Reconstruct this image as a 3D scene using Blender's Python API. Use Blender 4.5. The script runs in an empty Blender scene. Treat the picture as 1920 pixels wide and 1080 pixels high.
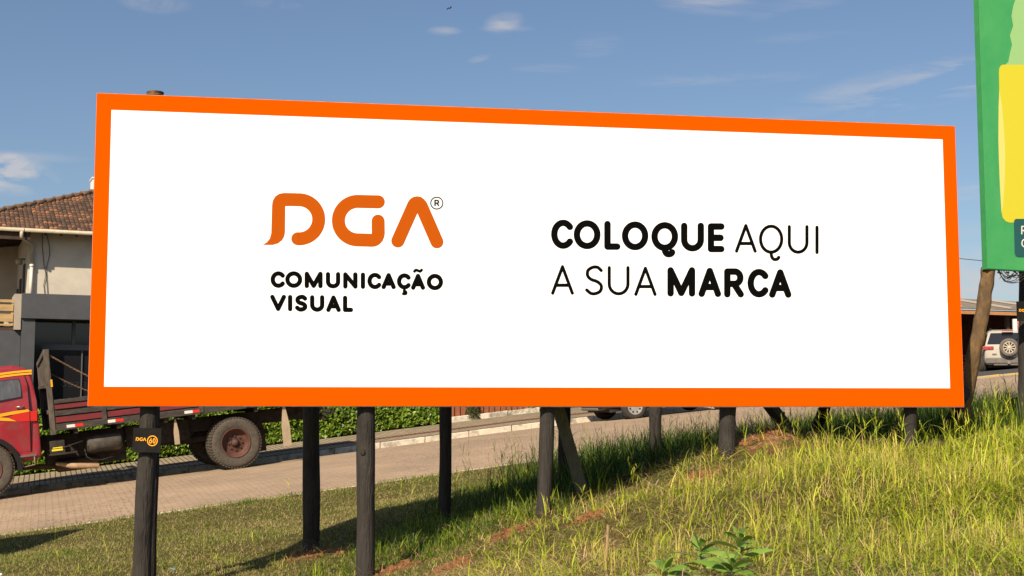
import bpy, math, random
import numpy as np
from mathutils import Vector, Matrix
random.seed(7); rng = np.random.default_rng(11)
R = math.radians
scene = bpy.context.scene
col = scene.collection

# ------------------------------------------------------------ camera, sky, sun
F = 2437.0; HOR = 760.0
PIT = math.atan((HOR-540)/F)
cam_d = bpy.data.cameras.new('camera'); cam = bpy.data.objects.new('camera', cam_d); col.objects.link(cam)
cam_d.sensor_width = 36; cam_d.lens = 36*F/1920; cam_d.clip_start = .05; cam_d.clip_end = 5000
cam.location = (0, 0, 0); cam.rotation_euler = (math.pi/2+PIT, 0, 0)
scene.camera = cam
scene.render.resolution_x = 1024; scene.render.resolution_y = 576
scene.view_settings.view_transform = 'Standard'; scene.view_settings.look = 'None'
scene.view_settings.exposure = 0.42; scene.view_settings.gamma = 1.0
scene.render.engine = 'CYCLES'

AZ = R(23.5); EL = R(37.5)                 # light travels AZ to the right of +Y
SUN = Vector((-math.sin(AZ)*math.cos(EL), -math.cos(AZ)*math.cos(EL), math.sin(EL)))
sd = bpy.data.lights.new('sun', 'SUN'); sd.energy = 5.0; sd.angle = R(.53); sd.color = (1, .87, .69)
sun = bpy.data.objects.new('sun', sd); col.objects.link(sun)
sun.rotation_euler = SUN.to_track_quat('Z', 'Y').to_euler()

def ray(u, v):
    a = (u-960)/F; b = (540-v)/F; c, s = math.cos(PIT), math.sin(PIT)
    return Vector((a, c-b*s, s+b*c))
def at(u, v, Y):
    d = ray(u, v); return d*(Y/d.y)

W = bpy.data.worlds.new('World'); scene.world = W; W.use_nodes = True
nt = W.node_tree; N = nt.nodes; L = nt.links; N.clear()
def wn(t, **k):
    n = N.new(t)
    for a, b in k.items(): setattr(n, a, b)
    return n
def wmath(op, a, b=None, c=None, clamp=False):
    n = wn('ShaderNodeMath', operation=op, use_clamp=clamp)
    for i, x in enumerate((a, b, c)):
        if x is None: continue
        if isinstance(x, (int, float)): n.inputs[i].default_value = x
        else: L.new(x, n.inputs[i])
    return n.outputs[0]
sky = wn('ShaderNodeTexSky', sky_type='NISHITA', sun_disc=False)
sky.sun_elevation = EL; sky.sun_rotation = math.pi+AZ
sky.air_density = 1.0; sky.dust_density = 1.2; sky.ozone_density = 1.3; sky.altitude = 50
tc = wn('ShaderNodeTexCoord')
D = tc.outputs['Generated']
def dotn(vec):
    n = wn('ShaderNodeVectorMath', operation='DOT_PRODUCT'); L.new(D, n.inputs[0]); n.inputs[1].default_value = vec
    return n.outputs['Value']
def noise(scale, mapping, detail=6, rough=.6, dist=0.0):
    m = wn('ShaderNodeMapping'); m.inputs['Scale'].default_value = mapping; L.new(D, m.inputs['Vector'])
    n = wn('ShaderNodeTexNoise'); n.inputs['Scale'].default_value = scale; n.inputs['Detail'].default_value = detail
    n.inputs['Roughness'].default_value = rough; n.inputs['Distortion'].default_value = dist
    L.new(m.outputs[0], n.inputs['Vector']); return n.outputs['Fac']
cirrus = noise(9, (1, 1, 7), 9, .62, .6)
puff = noise(26, (1, 1, 1.8), 8, .55, .3)
total = None
#      u,    v,   ru,  rv, tilt, strength, kind
for (cu, cv, ru, rv, tl, st, kind) in [
        (20, 326, 95, 42, 0, 1.5, 1), (0, 322, 90, 36, 0, 1.3, 1), (40, 292, 120, 12, 0, .35, 0), (290, 4, 70, 22, 0, .5, 1), (510, 8, 60, 10, 0, .3, 1),
        (945, 42, 42, 22, .2, .75, 1), (952, 54, 60, 8, 0, .5, 0), (833, 58, 36, 10, 0, .6, 0), (898, 110, 26, 8, .25, .4, 0),
        (1330, 8, 110, 24, -.1, .5, 0), (1490, 15, 100, 22, .1, .3, 0), (1120, 85, 60, 25, .1, .28, 0),
        (1350, 147, 190, 16, 0, .4, 0), (1730, 158, 270, 44, .12, .85, 0), (1800, 150, 120, 40, .2, .4, 0), (1500, 70, 150, 12, 0, .22, 0),
        (1820, 362, 90, 26, 0, .75, 0), (1850, 430, 160, 18, 0, .3, 0), (1860, 530, 260, 75, 0, .95, 0), (1900, 505, 200, 30, 0, .8, 1),
        (1030, 128, 80, 10, 0, .28, 0), (1500, 222, 190, 9, 0, .3, 0), (50, 500, 500, 120, 0, .5, 0)]:
    d0 = ray(cu, cv).normalized()
    tr = d0.cross(Vector((0, 0, 1))).normalized(); tu = tr.cross(d0).normalized()
    tr, tu = tr*math.cos(tl)+tu*math.sin(tl), tu*math.cos(tl)-tr*math.sin(tl)
    a = dotn(tr/(ru/F)); b = dotn(tu/(rv/F)); f = dotn(d0)
    r2 = wmath('ADD', wmath('MULTIPLY', a, a), wmath('MULTIPLY', b, b))
    m = wmath('SUBTRACT', 1, r2, clamp=True)
    m = wmath('MULTIPLY', wmath('POWER', m, 1.4), wmath('GREATER_THAN', f, 0))
    src = puff if kind else cirrus
    lo = .40 if kind else .44
    nz = wmath('MULTIPLY', wmath('SUBTRACT', src, lo), 3.4 if kind else 3.6, clamp=True)
    m = wmath('MULTIPLY', wmath('MULTIPLY', m, nz), st)
    total = m if total is None else wmath('ADD', total, m)
total = wmath('MINIMUM', total, .68)
# desaturate the clear blue a touch (thin high haze), then lay the clouds over it
hz = wn('ShaderNodeMixRGB', blend_type='MIX'); hz.inputs[0].default_value = .04
L.new(sky.outputs[0], hz.inputs[1]); hz.inputs[2].default_value = (2.9, 3.35, 4.3, 1)
tn_ = wn('ShaderNodeMixRGB', blend_type='MULTIPLY'); tn_.inputs[0].default_value = 1; L.new(hz.outputs[0], tn_.inputs[1]); tn_.inputs[2].default_value = (.94, 1.0, 1.08, 1); hz = tn_
mx = wn('ShaderNodeMixRGB', blend_type='MIX'); L.new(total, mx.inputs[0]); L.new(hz.outputs[0], mx.inputs[1])
mx.inputs[2].default_value = (6.8, 6.4, 6.4, 1)
bg = wn('ShaderNodeBackground'); bg.inputs['Strength'].default_value = .07
L.new(mx.outputs[0], bg.inputs['Color'])
wo = wn('ShaderNodeOutputWorld'); L.new(bg.outputs[0], wo.inputs[0])

# ------------------------------------------------------------ materials
MATS = {}
def mat(name, c1, c2=None, rough=.8, scale=6, stretch=(1, 1, 1), bump=0, bscale=None, metal=0, spec=.3, detail=6, lo=.35, hi=.65, c3=None, s3=1.3, coat=0):
    if name in MATS: return MATS[name]
    m = bpy.data.materials.new(name); m.use_nodes = True; t = m.node_tree; n = t.nodes; l = t.links
    p = n['Principled BSDF']; p.inputs['Roughness'].default_value = rough; p.inputs['Metallic'].default_value = metal
    p.inputs['Specular IOR Level'].default_value = spec; p.inputs['Coat Weight'].default_value = coat
    if c2 is None and not bump:
        p.inputs['Base Color'].default_value = (*c1, 1)
    else:
        tc = n.new('ShaderNodeTexCoord'); mp = n.new('ShaderNodeMapping'); mp.inputs['Scale'].default_value = stretch
        l.new(tc.outputs['Object'], mp.inputs[0])
        nz = n.new('ShaderNodeTexNoise'); nz.inputs['Scale'].default_value = scale; nz.inputs['Detail'].default_value = detail
        nz.inputs['Roughness'].default_value = .62
        l.new(mp.outputs[0], nz.inputs['Vector'])
        rp = n.new('ShaderNodeValToRGB'); rp.color_ramp.elements[0].position = lo; rp.color_ramp.elements[1].position = hi
        rp.color_ramp.elements[0].color = (*c1, 1); rp.color_ramp.elements[1].color = (*(c2 or c1), 1)
        l.new(nz.outputs['Fac'], rp.inputs[0]); out = rp.outputs[0]
        if c3 is not None:
            n3 = n.new('ShaderNodeTexNoise'); n3.inputs['Scale'].default_value = s3; n3.inputs['Detail'].default_value = 7; n3.inputs['Roughness'].default_value = .7
            l.new(tc.outputs['Object'], n3.inputs['Vector'])
            r3 = n.new('ShaderNodeValToRGB'); r3.color_ramp.elements[0].position = .5; r3.color_ramp.elements[1].position = .68
            l.new(n3.outputs['Fac'], r3.inputs[0])
            mm = n.new('ShaderNodeMixRGB'); l.new(r3.outputs[0], mm.inputs[0]); l.new(out, mm.inputs[1]); mm.inputs[2].default_value = (*c3, 1)
            out = mm.outputs[0]
        l.new(out, p.inputs['Base Color'])
        if bump:
            b = n.new('ShaderNodeBump'); b.inputs['Strength'].default_value = min(1, bump); b.inputs['Distance'].default_value = .02
            nb = n.new('ShaderNodeTexNoise'); nb.inputs['Scale'].default_value = bscale or scale*3; nb.inputs['Detail'].default_value = 6
            l.new(mp.outputs[0], nb.inputs['Vector']); l.new(nb.outputs['Fac'], b.inputs['Height']); l.new(b.outputs[0], p.inputs['Normal'])
    MATS[name] = m; return m

def leafmat(name, stops, trans=.35, rough=.55, spec=.25):
    """colour from the per-blade 'tint' attribute"""
    m = bpy.data.materials.new(name); m.use_nodes = True; t = m.node_tree; n = t.nodes; l = t.links
    p = n['Principled BSDF']; p.inputs['Roughness'].default_value = rough; p.inputs['Specular IOR Level'].default_value = spec
    a = n.new('ShaderNodeAttribute'); a.attribute_name = 'tint'
    rp = n.new('ShaderNodeValToRGB'); e = rp.color_ramp.elements
    e[0].position = stops[0][0]; e[0].color = (*stops[0][1], 1); e[1].position = stops[-1][0]; e[1].color = (*stops[-1][1], 1)
    for ps, c in stops[1:-1]:
        x = e.new(ps); x.color = (*c, 1)
    l.new(a.outputs['Fac'], rp.inputs[0]); l.new(rp.outputs[0], p.inputs['Base Color'])
    tr = n.new('ShaderNodeBsdfTranslucent'); l.new(rp.outputs[0], tr.inputs['Color'])
    mx = n.new('ShaderNodeMixShader'); mx.inputs[0].default_value = trans
    l.new(p.outputs[0], mx.inputs[1]); l.new(tr.outputs[0], mx.inputs[2])
    l.new(mx.outputs[0], n['Material Output'].inputs['Surface'])
    return m

# ------------------------------------------------------------ object helpers
WM = {}                                   # world matrix of every thing
def tag(o, label=None, cat=None, group=None, kind=None):
    if label: o['label'] = label
    if cat: o['category'] = cat
    if group: o['group'] = group
    if kind: o['kind'] = kind
    return o
def thing(name, label, cat, M=None, group=None):
    o = bpy.data.objects.new(name, None); col.objects.link(o); o.empty_display_size = .3
    M = M or Matrix.Identity(4); o.matrix_world = M; o.location, o.rotation_euler = M.to_translation(), M.to_euler()
    WM[o.name] = M.copy(); return tag(o, label, cat, group)
def TR(p, rz=0, ry=0, rx=0):
    return Matrix.Translation(p) @ Matrix.Rotation(rz, 4, 'Z') @ Matrix.Rotation(ry, 4, 'Y') @ Matrix.Rotation(rx, 4, 'X')

class MB:
    def __init__(s): s.v = []; s.f = []; s.sm = []; s.t = []
    def add(s, vs, fs, smooth=False, tint=None):
        o = len(s.v); s.v += [Vector(x) for x in vs]; s.f += [tuple(i+o for i in f) for f in fs]; s.sm += [smooth]*len(fs)
        s.t += [0.5 if tint is None else tint]*len(fs); return s
    def box(s, c, size, M=None, tint=None):
        x, y, z = (k/2 for k in size); c = Vector(c)
        vs = [Vector((a, b, d)) for a in (-x, x) for b in (-y, y) for d in (-z, z)]
        if M: vs = [M @ w for w in vs]
        return s.add([w+c for w in vs], [(0, 1, 3, 2), (4, 6, 7, 5), (0, 4, 5, 1), (2, 3, 7, 6), (0, 2, 6, 4), (1, 5, 7, 3)], tint=tint)
    def bb(s, x0, x1, y0, y1, z0, z1, tint=None):
        return s.box(((x0+x1)/2, (y0+y1)/2, (z0+z1)/2), (abs(x1-x0), abs(y1-y0), abs(z1-z0)), tint=tint)
    def beam(s, a, b, w, h, up=(0, 0, 1), tint=None):
        a, b = Vector(a), Vector(b); d = (b-a); ln = d.length; d.normalize()
        sd = d.cross(Vector(up)).normalized(); uu = sd.cross(d)
        M = Matrix((d, sd, uu)).transposed()
        return s.box((a+b)/2, (ln, w, h), M.to_3x3(), tint=tint)
    def tube(s, pts, r, n=10, cap=True, smooth=True):
        pts = [Vector(p) for p in pts]; rs = r if isinstance(r, (list, tuple)) else [r]*len(pts)
        o = len(s.v); ref = None
        for i, p in enumerate(pts):
            d = (pts[min(i+1, len(pts)-1)]-pts[max(i-1, 0)]).normalized()
            if ref is None: ref = d.orthogonal().normalized()
            ref = (ref-d*ref.dot(d)).normalized(); bi = d.cross(ref)
            for k in range(n):
                a = 2*math.pi*k/n; s.v.append(p+(ref*math.cos(a)+bi*math.sin(a))*rs[i])
        for i in range(len(pts)-1):
            for k in range(n):
                s.f.append((o+i*n+k, o+i*n+(k+1) % n, o+(i+1)*n+(k+1) % n, o+(i+1)*n+k)); s.sm.append(smooth); s.t.append(.5)
        if cap:
            s.f.append(tuple(o+k for k in reversed(range(n)))); s.sm.append(False); s.t.append(.5)
            e = o+(len(pts)-1)*n; s.f.append(tuple(e+k for k in range(n))); s.sm.append(False); s.t.append(.5)
        return s
    def lathe(s, prof, M, n=32, smooth=True):
        """prof: (radius, along axis z) closed list; M places it"""
        o = len(s.v); m = len(prof)
        for k in range(n):
            a = 2*math.pi*k/n
            for r, z in prof: s.v.append(M @ Vector((r*math.cos(a), r*math.sin(a), z)))
        for k in range(n):
            for i in range(m-1):
                k2 = (k+1) % n
                s.f.append((o+k*m+i, o+k2*m+i, o+k2*m+i+1, o+k*m+i+1)); s.sm.append(smooth); s.t.append(.5)
        return s
    def prism(s, poly, d0, d1, fn, tint=None):
        """poly list of (a,b); fn(a,b,d)->point"""
        n = len(poly)
        vs = [fn(a, b, d0) for a, b in poly]+[fn(a, b, d1) for a, b in poly]
        fs = [tuple(range(n)), tuple(reversed(range(n, 2*n)))]+[(i, i+n, (i+1) % n+n, (i+1) % n) for i in range(n)]
        return s.add(vs, fs, tint=tint)
    def build(s, name, m, parent=None, world=False, bevel=0, seg=2, fixn=True):
        me = bpy.data.meshes.new(name)
        vs = s.v
        if world and parent is not None:
            inv = WM[parent.name].inverted(); vs = [inv @ v for v in vs]
        me.from_pydata([tuple(v) for v in vs], [], s.f)
        me.polygons.foreach_set('use_smooth', s.sm)
        at_ = me.attributes.new('tint', 'FLOAT', 'FACE'); at_.data.foreach_set('value', s.t)
        me.update()
        if fixn:
            import bmesh
            b = bmesh.new(); b.from_mesh(me); bmesh.ops.recalc_face_normals(b, faces=b.faces); b.to_mesh(me); b.free()
        me.materials.append(m)
        o = bpy.data.objects.new(name, me); col.objects.link(o)
        if parent is not None: o.parent = parent; WM[o.name] = WM[parent.name]
        else: WM[o.name] = Matrix.Identity(4)
        if bevel:
            bv = o.modifiers.new('bevel', 'BEVEL'); bv.width = bevel; bv.segments = seg; bv.limit_method = 'ANGLE'; bv.angle_limit = R(40)
        return o

def np_mesh(name, V, Q, T, m, smooth=False, parent=None):
    """V (n,3), Q (k,4) quads, T (k) tint"""
    me = bpy.data.meshes.new(name)
    me.vertices.add(len(V)); me.vertices.foreach_set('co', V.astype(np.float32).ravel())
    me.loops.add(Q.size); me.loops.foreach_set('vertex_index', Q.astype(np.int32).ravel())
    me.polygons.add(len(Q)); me.polygons.foreach_set('loop_start', np.arange(0, Q.size, Q.shape[1], dtype=np.int32))
    me.update(calc_edges=True)
    if smooth: me.polygons.foreach_set('use_smooth', np.ones(len(Q), bool))
    a = me.attributes.new('tint', 'FLOAT', 'FACE'); a.data.foreach_set('value', T.astype(np.float32))
    me.materials.append(m)
    o = bpy.data.objects.new(name, me); col.objects.link(o)
    if parent is not None: o.parent = parent
    return o

# ------------------------------------------------------------ terrain
S = .36                                    # street runs (1, S) in plan; q = Y - S*X is the distance across it
HXX = [-300, -60, -30, -10.66, -4.31, 0, 1.38, 5.2, 13.5, 30, 60, 300]
HXY = [-9, -6.2, -3.6, -1.28, -.53, 0, .158, .54, 1.41, 2.9, 4.2, 6.5]
PQ = [-200, 0, 22, 25, 28.4, 29.5, 30.9]
PH = [-1.2, -.988, -.988, -.76, -.605, -.585, -.609]
CP = np.array([  # X, Y, height below the street-edge plane, found from the post feet
    (-2.35, 15.1, -.43), (-1.5, 13.4, -.57), (.37, 13.8, -.17), (2.36, 14.2, .24), (4.43, 14.6, .03), (6.5, 15.2, .0), (9, 15, 0), (12, 12, -.1),
    (4, 9, -.3), (3, 8.5, -.28), (2, 7, -.25), (6, 8, -.3), (1, 10, -.30), (0, 11, -.40), (-1, 11.8, -.56), (-4, 12.9, -.46), (-3, 17, -.27), (-7, 17, -.2),
    (-8, 13, -.4), (-11, 15, -.3), (0, 0, -.62), (0, 4, -.5), (3, 3, -.5), (-5, 6, -.6), (-5, 9, -.55), (-.9, 17, -.15), (1.5, 18, -.1), (4, 18, -.12), (7, 19, -.05),
    (-.6, 15.2, -.33), (1.4, 16.6, -.1), (3.3, 16.6, .0), (5.3, 16.8, -.04), (2.9, 12.3, .08), (1.6, 12.6, -.02), (4.2, 12, -.08), (3.4, 14.25, .2)])
def fbm(x, y, sc, seed):
    r = np.random.default_rng(seed); z = 0
    for k in range(14):
        a = r.uniform(0, 2*np.pi); fr = sc*r.uniform(.5, 2.4); z = z+np.sin(x*np.cos(a)*fr+y*np.sin(a)*fr+r.uniform(0, 6.28))/ (1+k*.15)
    return z/6
def height(X, Y):
    X = np.asarray(X, float); Y = np.asarray(Y, float); q = Y-S*X
    hx = np.interp(X, HXX, HXY); left = 1/(1+np.exp((X-7.5)*1.6))
    far = -.25*left+(-.53)*(1-left)
    p = np.where(q < 30.9, np.interp(q, PQ, PH), np.where(q < 34.2, (-.48*left-.57*(1-left))+(q-30.9)/3.3*(far-(-.48*left-.57*(1-left))), far))
    h = hx+p
    num = np.zeros_like(h); den = np.full_like(h, .02)
    for cx, cy, d in CP:
        w = 1/((X-cx)**2+(Y-cy)**2+.12)**1.6; num += w*d; den += w
    edge = np.clip((22-q)/2.0, 0, 1); edge = edge*edge*(3-2*edge)
    h = h+num/den*edge
    near = np.clip((21.6-q)/1.5, 0, 1)
    rough = np.clip((X+.4)/1.5, .25, 1)
    h = h+near*rough*(.060*fbm(X, Y, 2.4, 3)+.028*fbm(X, Y, 7, 4))
    # spoil heaps of red earth round the post feet
    for mx_, my_, r_, a_ in SPOIL: h = h+a_*np.exp(-((X-mx_)**2+(Y-my_)**2)/(r_*r_))*near
    return h
SPOIL = [(-1.2, 13.25, .36, .08), (-2.2, 14.75, .45, .07), (2.75, 13.95, .48, .22), (-.55, 12.45, .2, .03), (.0, 12.95, .13, .02), (-1.9, 12.6, .26, .03), (1.9, 13.3, .24, .04), (.7, 12.3, .12, .02), (-2.7, 13.3, .2, .03), (-3.2, 12.8, .5, .05)]
def zq(X, q): return float(height(X, q+S*X))
def P(X, q, dz=0): return Vector((X, q+S*X, zq(X, q)+dz))

xs = np.concatenate([[-400, -200, -120, -80, -60, -45, -35, -28, -22, -18], np.arange(-15, 14, .16), [14.5, 16, 18, 20, 23, 27, 32, 40, 55, 80, 120, 200, 400]])
qs = np.concatenate([[-60, -20, -8, -3, 0, 2, 3.5], np.arange(4.5, 21.9, .16), [21.93, 22.0, 22.03, 23, 25, 27, 28.4, 29.5, 30.85, 31.0, 31.06, 32, 33, 34.15, 34.2, 34.4, 35, 37, 40, 45, 52, 60, 80, 120, 200, 400]])
GX, GQ = np.meshgrid(xs, qs); GY = GQ+S*GX; GZ = height(GX, GY)
GZ = np.where((GQ > 22.01) & (GQ < 30.9), GZ-.09, GZ); GZ = np.where((GQ > 30.9) & (GQ < 34.18), GZ-.05, GZ)
GZ = np.where(GQ > 34.18, GZ-.02, GZ)
nr, nc = GX.shape
idx = np.arange(nr*nc).reshape(nr, nc)
Q4 = np.stack([idx[:-1, :-1], idx[:-1, 1:], idx[1:, 1:], idx[1:, :-1]], -1).reshape(-1, 4)

def ground_material():
    m = bpy.data.materials.new('ground'); m.use_nodes = True; t = m.node_tree; n = t.nodes; l = t.links
    p = n['Principled BSDF']; p.inputs['Roughness'].default_value = .95; p.inputs['Specular IOR Level'].default_value = .1
    tc = n.new('ShaderNodeTexCoord')
    def nz(s, d=8):
        x = n.new('ShaderNodeTexNoise'); x.inputs['Scale'].default_value = s; x.inputs['Detail'].default_value = d; x.inputs['Roughness'].default_value = .65
        l.new(tc.outputs['Object'], x.inputs['Vector']); return x.outputs['Fac']
    def ramp(f, *st):
        r = n.new('ShaderNodeValToRGB'); e = r.color_ramp.elements; e[0].position, e[0].color = st[0][0], (*st[0][1], 1); e[1].position, e[1].color = st[-1][0], (*st[-1][1], 1)
        for a, c in st[1:-1]: x = e.new(a); x.color = (*c, 1)
        l.new(f, r.inputs[0]); return r.outputs[0]
    turf = ramp(nz(14), (.3, (.04, .042, .012)), (.5, (.10, .088, .027)), (.68, (.22, .155, .07)))
    soil = ramp(nz(9), (.3, (.13, .062, .03)), (.5, (.27, .125, .058)), (.7, (.42, .25, .14)))
    a = n.new('ShaderNodeAttribute'); a.attribute_name = 'tint'
    ad = n.new('ShaderNodeMath'); ad.operation = 'ADD'; l.new(a.outputs['Fac'], ad.inputs[0])
    sb = n.new('ShaderNodeMath'); sb.operation = 'MULTIPLY_ADD'; l.new(nz(5), sb.inputs[0]); sb.inputs[1].default_value = 1.6; sb.inputs[2].default_value = -.8
    l.new(sb.outputs[0], ad.inputs[1])
    mk = ramp(ad.outputs[0], (.42, (0, 0, 0)), (.62, (1, 1, 1)))
    mx = n.new('ShaderNodeMixRGB'); l.new(mk, mx.inputs[0]); l.new(turf, mx.inputs[1]); l.new(soil, mx.inputs[2]); l.new(mx.outputs[0], p.inputs['Base Color'])
    b = n.new('ShaderNodeBump'); b.inputs['Strength'].default_value = 1; b.inputs['Distance'].default_value = .05; l.new(nz(22), b.inputs['Height']); l.new(b.outputs[0], p.inputs['Normal'])
    return m
def soilmask(X, Y):
    s = np.zeros_like(np.asarray(X, float))
    for mx_, my_, r_, a_ in SPOIL: s = np.maximum(s, np.exp(-((X-mx_)**2+(Y-my_)**2)/(1.15*r_*r_)))
    # worn diagonal strip climbing the bank in front of the posts
    for (ax, ay, bx, by, r_) in [(-.1, 12.9, .3, 13.1, .2), (-3.6, 12.6, -2.2, 13.0, .25), (1.5, 12.9, 2.0, 13.4, .2), (.5, 11.2, .8, 11.4, .25)]:
        tt = np.clip(((X-ax)*(bx-ax)+(Y-ay)*(by-ay))/((bx-ax)**2+(by-ay)**2), 0, 1)
        dd = (X-ax-tt*(bx-ax))**2+(Y-ay-tt*(by-ay))**2
        s = np.maximum(s, .62*np.exp(-dd/(r_*r_)))
    return s
V = np.stack([GX, GY, GZ], -1).reshape(-1, 3)
ctr = V[Q4].mean(1)
tint = soilmask(ctr[:, 0], ctr[:, 1])
tag(np_mesh('ground', V, Q4, tint, ground_material(), smooth=True), kind='structure')

def strip(name, q0, q1, dz, m, x0=-60, x1=60, nx=240, nq=8, thick=0):
    X = np.linspace(x0, x1, nx); Qv = np.linspace(q0, q1, nq); A, B = np.meshgrid(X, Qv); Yv = B+S*A
    Z = height(A, np.clip(B, q0+.02, q1-.03)+S*A)+dz
    i = np.arange(A.size).reshape(A.shape)
    Q = np.stack([i[:-1, :-1], i[:-1, 1:], i[1:, 1:], i[1:, :-1]], -1).reshape(-1, 4)
    return tag(np_mesh(name, np.stack([A, Yv, Z], -1).reshape(-1, 3), Q, np.full(len(Q), .5), m, smooth=True), kind='structure')

def paver_material(name, c1, c2, cm, bw, bh, mortar, rot, dirt=None, bands=None, sq=1, jit=.25, dash=False):
    m = bpy.data.materials.new(name); m.use_nodes = True; t = m.node_tree; n = t.nodes; l = t.links
    p = n['Principled BSDF']; p.inputs['Roughness'].default_value = .88; p.inputs['Specular IOR Level'].default_value = .2
    tc = n.new('ShaderNodeTexCoord'); mp = n.new('ShaderNodeMapping'); mp.inputs['Rotation'].default_value = (0, 0, rot); l.new(tc.outputs['Object'], mp.inputs[0])
    br = n.new('ShaderNodeTexBrick'); br.inputs['Scale'].default_value = 1; br.inputs['Brick Width'].default_value = bw; br.inputs['Row Height'].default_value = bh
    br.inputs['Mortar Size'].default_value = mortar; br.inputs['Mortar Smooth'].default_value = .4
    br.inputs['Color1'].default_value = (*c1, 1); br.inputs['Color2'].default_value = (*c2, 1); br.inputs['Mortar'].default_value = (*cm, 1)
    br.offset = .5 if sq else 0
    l.new(mp.outputs[0], br.inputs['Vector']); out = br.outputs['Color']
    def nz(s, d=6):
        x = n.new('ShaderNodeTexNoise'); x.inputs['Scale'].default_value = s; x.inputs['Detail'].default_value = d; x.inputs['Roughness'].default_value = .65
        l.new(tc.outputs['Object'], x.inputs['Vector']); return x.outputs['Fac']
    r = n.new('ShaderNodeValToRGB'); r.color_ramp.elements[0].position = .3; r.color_ramp.elements[1].position = .75
    r.color_ramp.elements[0].color = (1-jit, 1-jit, 1-jit, 1); r.color_ramp.elements[1].color = (1.1, 1.08, 1.05, 1); l.new(nz(.9, 8), r.inputs[0])
    mm = n.new('ShaderNodeMixRGB'); mm.blend_type = 'MULTIPLY'; mm.inputs[0].default_value = 1; l.new(out, mm.inputs[1]); l.new(r.outputs[0], mm.inputs[2]); out = mm.outputs[0]
    r = n.new('ShaderNodeValToRGB'); r.color_ramp.elements[0].position = .35; r.color_ramp.elements[1].position = .6
    r.color_ramp.elements[0].color = (.82, .8, .78, 1); r.color_ramp.elements[1].color = (1, 1, 1, 1); l.new(nz(30, 5), r.inputs[0])
    mm = n.new('ShaderNodeMixRGB'); mm.blend_type = 'MULTIPLY'; mm.inputs[0].default_value = 1; l.new(out, mm.inputs[1]); l.new(r.outputs[0], mm.inputs[2]); out = mm.outputs[0]
    if dash:      # joints that have lost their sand: short dark gaps scattered over the paving
        m2 = n.new('ShaderNodeMapping'); m2.inputs['Scale'].default_value = (10, 4.5, 1); l.new(mp.outputs[0], m2.inputs[0])
        vz = n.new('ShaderNodeTexVoronoi'); vz.feature = 'F1'; vz.inputs['Scale'].default_value = 1; vz.inputs['Randomness'].default_value = .55; l.new(m2.outputs[0], vz.inputs['Vector'])
        r = n.new('ShaderNodeValToRGB'); r.color_ramp.elements[0].position = .16; r.color_ramp.elements[1].position = .30
        r.color_ramp.elements[0].color = (.60, .56, .52, 1); r.color_ramp.elements[1].color = (1, 1, 1, 1); l.new(vz.outputs['Distance'], r.inputs[0])
        r3 = n.new('ShaderNodeValToRGB'); r3.color_ramp.elements[0].position = .40; r3.color_ramp.elements[1].position = .58; l.new(nz(.55, 3), r3.inputs[0])
        mm = n.new('ShaderNodeMixRGB'); mm.blend_type = 'MULTIPLY'; l.new(r3.outputs[0], mm.inputs[0]); l.new(out, mm.inputs[1]); l.new(r.outputs[0], mm.inputs[2]); out = mm.outputs[0]
    l.new(out, p.inputs['Base Color'])
    b = n.new('ShaderNodeBump'); b.inputs['Strength'].default_value = .8; b.inputs['Distance'].default_value = .012; l.new(br.outputs['Fac'], b.inputs['Height']); b.invert = True
    l.new(b.outputs[0], p.inputs['Normal']); return m
RA = -math.atan(S)
m_street = paver_material('street_pavers', (.47, .345, .235), (.43, .315, .215), (.345, .25, .17), .22, .11, .008, RA, dash=True)
m_walk = paver_material('walk_pavers', (.42, .34, .22), (.35, .28, .185), (.09, .07, .045), .11, .22, .012, RA, sq=0)
m_band = paver_material('red_pavers', (.28, .10, .07), (.22, .085, .06), (.07, .04, .03), .24, .12, .012, RA)
m_conc = mat('concrete', (.66, .58, .45), (.50, .44, .35), rough=.9, scale=5, bump=.5, c3=(.16, .14, .11), s3=3, lo=.4)
m_yellow = mat('yellow_kerb_paint', (.55, .38, .10), (.42, .34, .22), rough=.8, scale=5, bump=.3)
m_asph = mat('asphalt', (.06, .055, .05), (.09, .08, .07), rough=.95, scale=20, bump=.5)
strip('street', 22.0, 30.92, .004, m_street, nq=24)
strip('pavement', 31.07, 31.92, .0, m_walk, -60, 8.4, nq=3)
strip('red_paver_band', 31.92, 32.27, .002, m_band, -60, 8.4, nq=2)
strip('pavement', 32.27, 34.2, .0, m_walk, -60, 8.4, nq=5)
strip('parking_apron', 31.07, 60, .004, m_asph, 8.4, 50, nq=14)
def kerb(name, q0, q1, m, x0, x1, h, ln=1.0, gap=.012, depth=.2):
    b = MB(); x = x0
    while x < x1:
        xe = x+ln-gap; dz = random.uniform(-.006, .006)
        p = []
        for (a, qq) in ((x, q0), (xe, q0), (xe, q1), (x, q1)):
            g = P(a, 30.89 if q0 > 28 else 21.95); g.y += (qq-(30.89 if q0 > 28 else 21.95)); p.append(g)
        vs = [w+Vector((0, 0, -depth)) for w in p]+[w+Vector((0, 0, h+dz)) for w in p]
        b.add(vs, [(0, 3, 2, 1), (4, 5, 6, 7), (0, 1, 5, 4), (1, 2, 6, 5), (2, 3, 7, 6), (3, 0, 4, 7)])
        x += ln
    return tag(b.build(name, m, bevel=.015), kind='structure')
kerb('kerb', 30.92, 31.07, m_conc, -40, 8.4, .135)
kerb('yellow_kerb', 30.92, 31.07, m_yellow, 8.4, 34, .06)
kerb('kerb_edging', 21.93, 22.0, m_conc, -40, 30, .015)

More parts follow.
